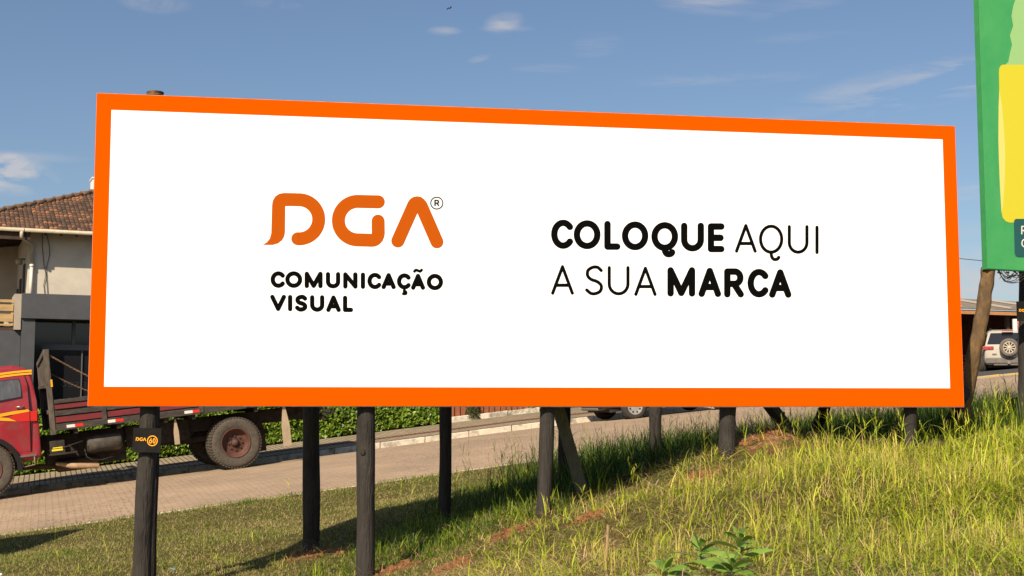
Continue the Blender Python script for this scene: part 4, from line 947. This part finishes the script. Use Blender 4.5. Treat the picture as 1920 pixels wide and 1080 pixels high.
# ------------------------------------------------------------ hedges, plank fence, shed
def leaf_cards(n, gen, size, seed, asp=.62, flat=.5):
    r = np.random.default_rng(seed); C = gen(r, n)
    nr_ = r.normal(size=(n, 3)); nr_ += np.array([-.25, -1.1, .75])*flat*2; nr_ /= np.linalg.norm(nr_, axis=1)[:, None]
    t1 = np.cross(nr_, r.normal(size=(n, 3))); t1 /= np.linalg.norm(t1, axis=1)[:, None]; t2 = np.cross(nr_, t1)
    sz = size*r.uniform(.6, 1.25, (n, 1)); a = t1*sz; b = t2*sz*asp
    fold = nr_*sz*.22
    Vv = np.stack([C-a, C-b*.9+fold*0+fold, C+a, C+b*.9+fold], 1).reshape(-1, 3)
    Qq = np.arange(n*4).reshape(-1, 4); T = r.random(n)
    return Vv, Qq, T
m_hedge = leafmat('hedge_leaf', [(0, (.05, .10, .010)), (.4, (.12, .21, .015)), (.75, (.21, .31, .025)), (1, (.36, .42, .05))], trans=.3, rough=.4, spec=.4)
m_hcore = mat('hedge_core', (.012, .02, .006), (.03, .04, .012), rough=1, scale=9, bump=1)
def hedge(x0, x1, q0, q1, h, n, label, seed, group='clipped hedges beyond the pavement'):
    c = P((x0+x1)/2, (q0+q1)/2); t = thing('hedge', label, 'hedge', TR(c), group)
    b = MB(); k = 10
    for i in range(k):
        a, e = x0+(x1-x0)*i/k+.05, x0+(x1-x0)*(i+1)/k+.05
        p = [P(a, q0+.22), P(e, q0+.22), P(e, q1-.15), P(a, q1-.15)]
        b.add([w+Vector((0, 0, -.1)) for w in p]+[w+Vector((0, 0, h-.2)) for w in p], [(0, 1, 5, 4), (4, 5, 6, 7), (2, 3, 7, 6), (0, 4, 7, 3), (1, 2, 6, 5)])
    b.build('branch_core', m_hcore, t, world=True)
    def gen(r, n):
        X = r.uniform(x0, x1, n); f = r.random(n); zz = np.where(f < .75, r.uniform(.04, h, n), h-r.exponential(.05, n)); qq = np.where(f < .75, q0+r.exponential(.09, n), r.uniform(q0, q1, n))
        bulge = .16*fbm(X*1.6, zz*2.2, 1.7, seed+5); qq = qq+bulge*(f < .75)+.10*(zz > h*.85)
        zz = zz+.09*fbm(X, qq, 3, seed+9)*(zz > h*.7)
        Y = qq+S*X; return np.stack([X, Y, height(X, np.full_like(X, (q0+q1)/2)+S*X)+np.maximum(zz, .02)], 1)
    Vv, Qq, T = leaf_cards(n, gen, .062, seed); Vv = Vv-np.array(c)
    np_mesh('foliage', Vv, Qq, T, m_hedge, parent=t)
    # a scatter of dead leaves and stems at the foot
    return t
hedge(-17, -1.75, 34.35, 35.3, 1.42, 46000, 'long bright green clipped hedge behind the red lorry', 21)
hedge(.42, 1.15, 34.3, 35.1, 1.4, 3600, 'short piece of green hedge at the right end of the wooden fence', 22)
hedge(1.75, 6.5, 34.45, 35.3, 1.2, 9000, 'green hedge behind the parked dark grey hatchback', 23)
fence = thing('wooden_fence', 'reddish-brown upright plank fence on a concrete footing past the hedge', 'fence', TR(P(-.6, 34.4)))
b = MB(); x = -1.72
i = 0
while x < .42:
    off = .05 if i % 2 else 0
    p0, p1 = P(x, 34.36+off), P(x+.072, 34.36+off); z = p0.z
    b.add([p0+Vector((0, 0, .09)), p1+Vector((0, 0, .09)), p1+Vector((-.01, .05, .09)), p0+Vector((-.01, .05, .09)), p0+Vector((0, 0, 1.75)), p1+Vector((0, 0, 1.75)), p1+Vector((-.01, .05, 1.75)), p0+Vector((-.01, .05, 1.75))],
          [(0, 1, 5, 4), (1, 2, 6, 5), (2, 3, 7, 6), (3, 0, 4, 7), (4, 5, 6, 7)]); x += .074; i += 1
b.build('plank', mat('red_plank', (.30, .105, .045), (.20, .07, .032), rough=.75, scale=4, stretch=(4, 4, .5), bump=.3), fence, world=True)
b = MB(); x = -1.78
for i in range(3):
    xa, xe = -1.78+i*.84, -1.78+(i+1)*.84-.012
    p = [P(xa, 34.16), P(xe, 34.16), P(xe, 34.35), P(xa, 34.35)]; b.add([w+Vector((0, 0, -.1)) for w in p]+[w+Vector((0, 0, .145-.012*i)) for w in p], [(0, 3, 2, 1), (4, 5, 6, 7), (0, 1, 5, 4), (1, 2, 6, 5), (2, 3, 7, 6), (3, 0, 4, 7)])
b.build('footing', m_conc, fence, world=True, bevel=.015)
def bush(name, label, c, r_, n, m, seed, size=.03):
    t = thing(name, label, 'shrub', TR(c))
    def gen(r, n):
        d = r.normal(size=(n, 3)); d /= np.linalg.norm(d, axis=1)[:, None]; d *= (r.random(n)**.45)[:, None]*np.array(r_)
        d[:, 2] = np.abs(d[:, 2]); return d
    Vv, Qq, T = leaf_cards(n, gen, size, seed, asp=.3, flat=.2); np_mesh('foliage', Vv, Qq, T, m, parent=t)
    k = MB()
    for i in range(7): k.tube([(0, 0, -.03), (random.uniform(-.1, .1), random.uniform(-.05, .05), r_[2]*.5), (random.uniform(-.2, .2), random.uniform(-.1, .1), r_[2]*.9)], [.008, .006, .003], 5)
    k.build('stem', mat('twig', (.10, .07, .04)), t); return t
bush('shrub', 'small grey-green shrub growing against the reddish plank fence', P(-1.03, 34.2, .04), (.20, .12, .6), 1900, leafmat('grey_leaf', [(0, (.05, .06, .02)), (.5, (.12, .13, .05)), (1, (.20, .20, .09))]), 31)

# open shed full of firewood
s0 = at(1716, 690, 50.0); shy = R(18)
fz = float(height(s0.x, s0.y))
SH = TR((s0.x, s0.y, 0), shy)
shed = thing('shed', 'open-fronted shed with a low grey sheet roof and dark inside behind the pale car', 'shed', SH)
zE = 3.62; Wd = 8.6
m_shw = mat('dark_red_wall', (.11, .03, .022), (.07, .024, .018), rough=.9, scale=4)
MB().bb(-.2, Wd+.2, 3.0, 3.2, 0, 3.98).build('wall', m_shw, shed); MB().bb(-.2, 0, 0, 2.99, 0, zE).build('wall', m_shw, shed); MB().bb(Wd, Wd+.18, .1, 2.99, 0, zE+.02).build('wall', m_shw, shed)
b = MB(); b.add([(-.5, -.5, zE+.16), (Wd+.5, -.5, zE+.10), (Wd-.2, 3.6, zE+.82), (-.5, 3.6, zE+1.0)], [(0, 1, 2, 3)]); rf = b.build('roof', mat('sheet_roof', (.28, .23, .18), (.16, .13, .10), rough=.85, scale=3, stretch=(.6, 6, 1), bump=.5), shed, fixn=False)
so = rf.modifiers.new('thickness', 'SOLIDIFY'); so.thickness = .05; so.offset = -1
for i in range(5):
    f0 = i/4; b = MB(); b.beam((-.5+f0*(Wd+.6), -.5, zE+.22-.07*f0), (-.5+f0*(Wd+.1), 3.6, zE+1.04-.19*f0), .09, .06); b.build('roof_batten', mat('pale_batten', (.45, .39, .31), rough=.8), rf)
b = MB(); b.beam((-.5, -.42, zE-.02), (Wd+.4, -.42, zE-.06), .06, .13); b.build('fascia', mat('orange_beam', (.46, .22, .085), (.36, .17, .07), rough=.7, scale=3), shed)
for x in (0, Wd*.5): MB().bb(x, x+.14, 0, .14, 0, zE-.1).build('post', m_soffit, shed)
wood = MB(); rr_ = random.Random(3)
for i in range(240):
    x = rr_.uniform(.3, Wd-.2); z = fz+.2+rr_.uniform(0, 1.5)*(.6+.4*math.sin(x)); a = rr_.uniform(-.5, .5); c = SH @ Vector((x, 1.6+rr_.uniform(-.3, .5), z))
    d = Vector((math.cos(a), rr_.uniform(-.7, .7), math.sin(a)*.6)).normalized()*.3; wood.tube([c-d, c+d], rr_.uniform(.05, .1), 6)
tag(wood.build('firewood', mat('firewood', (.16, .075, .035), (.07, .035, .02), rough=.9, scale=8)), 'heap of split firewood piled inside the open shed', 'firewood', kind='stuff')
gp_ = MB(); c = at(1906, 625, 49.5); gp_.bb(c.x-.10, c.x+.03, c.y, c.y+.12, float(height(c.x, c.y))-.1, at(1906, 598, 49.5).z)
tag(gp_.build('gate_post', mat('white_paint', (.75, .72, .66))), 'slim white post at the right end of the shed', 'post')
gp_ = MB(); c = at(1912, 625, 49.6); gp_.bb(c.x-.06, c.x+.25, c.y+.2, c.y+.32, float(height(c.x, c.y))-.1, at(1906, 601, 49.5).z)
tag(gp_.build('gate_post', mat('pink_paint', (.50, .16, .12), rough=.7)), 'pinkish-red post beside the slim white post', 'post')
# power line
k = MB(); a, e = at(1500, 448, 70), at(2300, 508, 80)
k.tube([a.lerp(e, i/12)+Vector((0, 0, -.5*math.sin(math.pi*i/12))) for i in range(13)], .02, 5); tag(k.build('power_line', mat('cable', (.05, .045, .04))), 'thin dark power line crossing the sky left of the green billboard', 'cable')
# bird
k = MB(); c = at(842, 15.5, 60); k.add([c, c+Vector((.10, 0, .11)), c+Vector((.13, .02, .06)), c+Vector((-.09, 0, -.08)), c+Vector((-.13, .02, -.05)), c+Vector((.03, .05, -.03)), c+Vector((-.02, -.04, .04))], [(0, 1, 2), (0, 3, 4), (0, 2, 5), (0, 4, 6)])
tag(k.build('bird', mat('bird', (.02, .02, .02))), 'tiny dark bird flying high above the white billboard', 'bird')

# ------------------------------------------------------------ grass
def proj(X, Y, Z):
    c, s = math.cos(PIT), math.sin(PIT); d = Y*c+Z*s; return 960+F*X/d, 540-F*(-Y*s+Z*c)/d
def blades(base, h, az, lean, curl, w, segs, tint, seed=0):
    n = len(base); k = segs+1; t = np.linspace(0, 1, k)[None, :, None]
    dirx = np.stack([np.cos(az), np.sin(az), np.zeros(n)], 1)[:, None, :]; up = np.array([0, 0, 1.])[None, None, :]
    hh = h[:, None, None]; ln = lean[:, None, None]; cu = curl[:, None, None]
    sp_ = base[:, None, :]+up*hh*(t-cu*.5*t*t*ln)*np.cos(ln*.6)+dirx*hh*(ln*t*.35+cu*t*t*.75*ln)
    fa_ = az+np.pi/2+np.random.default_rng(seed).normal(0, .5, n); sd_ = np.stack([np.cos(fa_), np.sin(fa_), np.zeros(n)], 1)[:, None, :]
    prof = (np.minimum(1, .55+t*2)*(1-t)**.7+.03)*w[:, None, None]*.5
    A = sp_-sd_*prof; B = sp_+sd_*prof
    Vv = np.stack([A, B], 2).reshape(n, 2*k, 3)
    q = np.array([[2*i, 2*i+1, 2*i+3, 2*i+2] for i in range(segs)])
    Qq = (np.arange(n)[:, None, None]*2*k+q[None]).reshape(-1, 4)
    return Vv.reshape(-1, 3), Qq, np.repeat(tint, segs)
def under_board(X, Y, Z, h):
    # growth in front of the billboard was kept below its lower edge
    front = (Y < 12.3754+math.tan(BY)*(X+4.0246)+.25) & (X/np.maximum(Y, 1) < .362) & (Y > 5)
    return np.where(front, np.minimum(h, np.maximum(.05, (-.035-Z)*1.0)), h)
def join(parts):
    Vs, Qs, Ts, o = [], [], [], 0
    for v, q, t in parts: Vs.append(v); Qs.append(q+o); Ts.append(t); o += len(v)
    return np.concatenate(Vs), np.concatenate(Qs), np.concatenate(Ts)
def scatter(n, x0, x1, y0, y1, seed, dens):
    r = np.random.default_rng(seed); X = r.uniform(x0, x1, n); Y = r.uniform(y0, y1, n)
    ok = (Y-S*X < 21.93) & (r.random(n) < dens(X, Y)); X, Y = X[ok], Y[ok]; Z = height(X, Y)
    u, v = proj(X, Y, Z); ok = (u > -260) & (u < 2180) & (v < 1230); X, Y, Z = X[ok], Y[ok], Z[ok]
    return r, X, Y, Z
def bank(X, Y):            # 0 on the mown lawn, 1 on the rough bank
    d = (X-(-.55-.25*np.maximum(0, 13.5-Y)+ .42*np.maximum(0, Y-14.5)*0))/.8+fbm(X, Y, 1.5, 41)*.7
    lawnback = np.clip((X+1.3)/1.6, 0, 1)
    return np.clip(d+.4, 0, 1)*np.clip(lawnback+.0, 0, 1)
soil = lambda X, Y: soilmask(X, Y)
TURF = [(0, (.055, .115, .015)), (.3, (.14, .20, .03)), (.55, (.25, .27, .05)), (.78, (.36, .30, .11)), (1, (.50, .37, .19))]
m_turf = leafmat('turf', TURF, trans=.25, rough=.7, spec=.15)
m_tall = leafmat('tall_grass', [(0, (.028, .058, .009)), (.28, (.12, .20, .016)), (.55, (.34, .42, .024)), (.82, (.58, .58, .05)), (1, (.68, .50, .18))], trans=.30, rough=.5, spec=.25)
m_dry = leafmat('dry_grass', [(0, (.10, .065, .03)), (.4, (.27, .18, .08)), (1, (.66, .49, .26))], trans=.2, rough=.8, spec=.1)
# mown lawn
r, X, Y, Z = scatter(520000, -12, 1.5, 11.8, 23, 51, lambda X, Y: (1-bank(X, Y)*.9)*(1-.95*np.clip(soil(X, Y)*1.9-.25, 0, 1))*np.clip(.62+.5*fbm(X, Y, 5, 43), .15, 1))
n = len(X); patch = fbm(X, Y, 1.3, 44)*.5+fbm(X, Y, 6, 45)*.45
tn = np.clip(r.normal(.64, .25, n)-patch*.55, 0, 1)
hh = r.uniform(.015, .055, n)*(1+1.0*np.clip(patch, 0, 1))*(1+1.0*np.clip((Y-S*X-21.4)*2, 0, 1))
tag(np_mesh('lawn_grass', *blades(np.stack([X, Y, Z-.005], 1), hh, r.uniform(0, 6.28, n), r.uniform(.3, 1.5, n), r.uniform(.2, 1, n), r.uniform(.006, .012, n), 2, tn), m_turf), kind='stuff')
# dry litter lying on everything
r, X, Y, Z = scatter(190000, -6, 12, 5.5, 18, 52, lambda X, Y: np.clip(.15+bank(X, Y)+.3*soil(X, Y), 0, 1)*(.75-.4*fbm(X, Y, 3, 46)))
n = len(X)
tag(np_mesh('dry_litter', *blades(np.stack([X, Y, Z+r.uniform(0, .09, n)], 1), r.uniform(.05, .20, n), r.uniform(0, 6.28, n), r.uniform(1.5, 2.4, n), r.uniform(.1, .9, n), r.uniform(.004, .009, n), 2, np.clip(r.normal(.45, .30, n), 0, 1)), m_dry), kind='stuff')
# rough grass, in tufts
parts = []
def tufts(nt_, x0, x1, y0, y1, seed, dens, hr, nb, wr, tmean, lean=(.25, 1.3), spread=.05, segs=4, hmap=None):
    r, X, Y, Z = scatter(nt_, x0, x1, y0, y1, seed, dens); m_ = len(X)
    cnt = r.integers(nb[0], nb[1]+1, m_); ii = np.repeat(np.arange(m_), cnt); n = len(ii)
    hs = r.uniform(hr[0], hr[1], m_)*(hmap(X, Y) if hmap else 1); tm = r.normal(tmean, .16, m_)-.14*fbm(X, Y, 1.4, 47)
    bx = X[ii]+r.normal(0, spread, n); by = Y[ii]+r.normal(0, spread, n); keep = by-S*bx < 21.9; ii = ii[keep]; bx = bx[keep]; by = by[keep]; n = len(ii)
    bz = height(bx, by)-.01
    h = under_board(bx, by, bz, hs[ii]*r.uniform(.45, 1.1, n))
    parts.append(blades(np.stack([bx, by, bz], 1), h, r.uniform(0, 6.28, n), r.uniform(lean[0], lean[1], n), r.uniform(.2, 1.2, n), r.uniform(*wr, n)*(.6+.5*h/hr[1]), segs, np.clip(tm[ii]+r.normal(0, .13, n), 0, 1), seed))
nosoil = lambda X, Y: 1-.93*np.clip(soil(X, Y)*2.0-.3, 0, 1)
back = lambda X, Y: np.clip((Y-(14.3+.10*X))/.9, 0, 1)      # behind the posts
right = lambda X, Y: np.clip((X-1.6-.0*(Y-12))/2.4, 0, 1)
tufts(56000, -3, 12, 5.5, 16.5, 61, lambda X, Y: bank(X, Y)*nosoil(X, Y)*np.clip(.62+.5*right(X, Y)+.5*fbm(X, Y, 2.2, 48), .05, 1), (.06, .18), (4, 8), (.005, .011), .58, lean=(.5, 2.2), hmap=lambda X, Y: (.75+.4*right(X, Y))*np.clip(1+.75*fbm(X, Y, 2.6, 81), .35, 2))
tufts(8500, -.8, 12, 6, 16.5, 62, lambda X, Y: bank(X, Y)*nosoil(X, Y)*np.clip(.42+.6*right(X, Y)+.3*fbm(X, Y, 1.8, 49), .0, 1), (.17, .36), (3, 6), (.007, .015), .58, lean=(.3, 1.9), hmap=lambda X, Y: np.clip(1+.8*fbm(X, Y, 2.2, 82), .3, 1.7))
tufts(17000, -.9, 12, 14.2, 23.9, 63, lambda X, Y: back(X, Y)*np.clip((X+.35)/1.0, 0, 1)*np.clip(1-(Y-(18.2+.30*X))/2.0, .30, 1)*np.clip((X-.1)/1.6, .35, 1), (.28, .66), (6, 12), (.008, .016), .04, lean=(.15, 1.3))  # very dark tint paints the billboard's shade into the grass behind the posts
tufts(4200, -2.8, .6, 13.2, 18.5, 64, lambda X, Y: np.clip((X+2.4-.3*(Y-13.5))/1.5, 0, .8)*nosoil(X, Y), (.10, .30), (5, 9), (.006, .013), .20)
tufts(420, -5, 0, 12, 15.5, 65, lambda X, Y: .5*nosoil(X, Y), (.08, .22), (4, 9), (.004, .008), .6)
tufts(360, -11, -1, 14, 22, 67, lambda X, Y: .35+0*X, (.05, .13), (5, 9), (.006, .011), .2)
tufts(32000, -.5, 12, 5.5, 16.5, 68, lambda X, Y: bank(X, Y)*nosoil(X, Y)*np.clip(.05+.95*right(X, Y)+.35*fbm(X, Y, 1.8, 50), .0, 1), (.08, .20), (2, 5), (.010, .021), .60, lean=(.8, 2.3), spread=.12)
tufts(1500, .6, 4.2, 8.0, 13.2, 69, lambda X, Y: bank(X, Y)*nosoil(X, Y)*np.clip(.2+.9*fbm(X, Y, 1.3, 58), 0, 1), (.20, .42), (4, 8), (.004, .007), .86, lean=(.1, .8))
# upright flowering stems with seed heads
def stems(nt_, x0, x1, y0, y1, seed, dens, hr, tmean):
    r, X, Y, Z = scatter(nt_, x0, x1, y0, y1, seed, dens); n = len(X); az = r.uniform(0, 6.28, n); ln = r.uniform(.05, .55, n); cu = r.uniform(.1, .9, n); h = under_board(X, Y, Z, r.uniform(*hr, n)); tn = np.clip(r.normal(tmean, .12, n), 0, 1)
    parts.append(blades(np.stack([X, Y, Z-.01], 1), h, az, ln, cu, np.full(n, .0042), 6, tn, seed))
    # leaves leaving the stem part way up
    for f in (.3, .5, .68, .82):
        bx = X+np.cos(az)*h*(ln*f*.35+cu*f*f*.75*ln); by = Y+np.sin(az)*h*(ln*f*.35+cu*f*f*.75*ln); bz = Z+h*(f-cu*.5*f*f*ln)*np.cos(ln*.6)
        parts.append(blades(np.stack([bx, by, bz], 1), r.uniform(.10, .24, n), az+r.normal(0, 1.6, n), r.uniform(.5, 1.5, n), r.uniform(.3, 1.2, n), r.uniform(.006, .013, n), 4, np.clip(tn-.08+r.normal(0, .1, n), 0, 1), seed+3))
    for k in range(5):
        f = .86+.035*k; bx = X+np.cos(az)*h*(ln*f*.35+cu*f*f*.75*ln); by = Y+np.sin(az)*h*(ln*f*.35+cu*f*f*.75*ln); bz = Z+h*(f-cu*.5*f*f*ln)*np.cos(ln*.6)
        parts.append(blades(np.stack([bx, by, bz], 1), r.uniform(.03, .06, n), az+r.normal(0, 2, n), r.uniform(.1, .8, n), r.uniform(0, .5, n), np.full(n, .006), 2, np.clip(tn+.12, 0, 1), seed+7+k))
stems(1300, -.2, 12, 6, 17, 71, lambda X, Y: bank(X, Y)*nosoil(X, Y)*(.15+.85*right(X, Y)), (.30, .72), .66)
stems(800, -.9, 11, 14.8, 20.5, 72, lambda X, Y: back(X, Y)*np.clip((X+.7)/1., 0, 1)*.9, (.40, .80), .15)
stems(60, -6, 0, 12.2, 21.8, 73, lambda X, Y: .35*nosoil(X, Y), (.2, .45), .8)
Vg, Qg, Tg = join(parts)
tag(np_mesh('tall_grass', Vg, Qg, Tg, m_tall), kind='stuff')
print('grass faces', len(Qg))
# clods of earth
r = random.Random(9); k = MB()
for i in range(1400):
    mx_, my_, r_, a_ = r.choice(SPOIL); X_ = mx_+r.gauss(0, r_*.6); Y_ = my_+r.gauss(0, r_*.5); sz = r.uniform(.004, .018)*(1 if r.random() > .06 else 2.2); z = float(height(X_, Y_))
    vs = [Vector((r.uniform(.6, 1.1)*a, r.uniform(.6, 1.1)*b_, r.uniform(.5, .9)*c))*sz+Vector((X_, Y_, z+sz*.3)) for a in (-1, 1) for b_ in (-1, 1) for c in (-1, 1)]
    k.add(vs, [(0, 1, 3, 2), (4, 6, 7, 5), (0, 4, 5, 1), (2, 3, 7, 6), (0, 2, 6, 4), (1, 5, 7, 3)])
tag(k.build('earth_clods', mat('red_earth', (.31, .135, .055), (.20, .082, .035), rough=1, scale=20, bump=.5)), kind='stuff')
# broad-leaved weeds in the foreground, each a plant of its own
m_weed = leafmat('weed_leaf', [(0, (.07, .16, .02)), (.5, (.16, .28, .035)), (1, (.30, .40, .08))], trans=.25, rough=.45, spec=.35)
m_wstem = mat('weed_stem', (.16, .09, .055), (.12, .13, .045), rough=.7, scale=20)
def weed(u, v, Y, h, nl, ll, label, seed):
    r = random.Random(seed); top = at(u, v, Y); base = Vector((top.x, top.y, float(height(top.x, top.y)))); h = max(.14, top.z-base.z)
    t = thing('weed', label, 'plant', TR(base), 'broad-leaved weeds in the foreground')
    k = MB(); k.tube([(0, 0, -.03), (.01, 0, h*.5), (0, .01, h*.97)], [.007, .006, .004], 7); k.build('stem', m_wstem, t)
    lf = MB()
    for i in range(nl):
        f = 1-(i/nl)**1.25*.85; az = i*2.4+r.uniform(-.3, .3); el = R(64-62*(1-f)-10*r.random()) if i > 1 else R(70); L_ = ll*(.55+.75*min(1, (1-f)*2.6+.25))*r.uniform(.85, 1.1); w = L_*.11
        o = Vector((0, 0, h*f)); d = Vector((math.cos(az)*math.cos(el), math.sin(az)*math.cos(el), math.sin(el))); s_ = (Vector((-math.sin(az), math.cos(az), 0))+Vector((0, 0, 1))*r.uniform(-.9, .9)).normalized(); up = d.cross(s_)*-1
        tn = r.random(); rr2 = r.random(); K = 7; vs = []; fs = []
        for j in range(K+1):
            q = j/K; c = o+d*L_*q+Vector((0, 0, -1))*L_*(.30+.35*rr2)*q*q; ww = w*(math.sin(math.pi*min(1, q**.8*.97+.03)))**1.15
            vs += [c-s_*ww+up*ww*.35, c, c+s_*ww+up*ww*.35]
        for j in range(K): fs += [(3*j, 3*j+1, 3*j+4, 3*j+3), (3*j+1, 3*j+2, 3*j+5, 3*j+4)]
        lf.add(vs, fs, smooth=True, tint=tn)
    lf.build('foliage', m_weed, t, fixn=False); return t
weed(1312, 1022, 8.6, .5, 17, .20, 'broad-leaved weed with a reddish stem left of the tallest weed', 1)
weed(1388, 1008, 8.4, .55, 20, .21, 'tallest broad-leaved weed, with its pale tip above the others', 2)
weed(1248, 1066, 8.3, .3, 14, .19, 'lowest broad-leaved weed at the bottom edge, leftmost of the clump', 3)
weed(1372, 1062, 8.0, .3, 16, .22, 'low broad-leaved weed with large drooping leaves below the tallest weed', 4)
tag(MB().tube([at(1135, 1120, 9.6), at(1137, 1050, 9.55), at(1140, 985, 9.5)], [.014, .012, .010], 7).build('dry_stick', mat('dry_stick', (.36, .23, .13), (.24, .15, .09), rough=.9, scale=12)), 'dry brown broken stick standing upright in the grass', 'stick')
weed(1512, 1075, 8.2, .2, 9, .16, 'small weed low in the grass right of the tallest weed', 6) if False else None
# litter on the lawn
k = MB(); c = at(1, 1041, 15.3); c.z = float(height(c.x, c.y))+.03; k.box(c, (.05, .04, .03), Matrix.Rotation(.5, 3, 'Z')); tag(k.build('paper_scrap', m_white, bevel=.012), 'crumpled white paper scrap on the lawn at the left edge', 'litter')
k = MB(); c = at(325, 1033, 14.7); c.z = float(height(c.x, c.y))+.03; k.box(c, (.06, .03, .008), Matrix.Rotation(.3, 3, 'Y')); tag(k.build('plastic_scrap', mat('blue_plastic', (.15, .32, .45), rough=.5)), 'tiny blue plastic scrap on the lawn beside the leftmost post', 'litter')
# the added, unseen shadow caster for the lawn is built further up
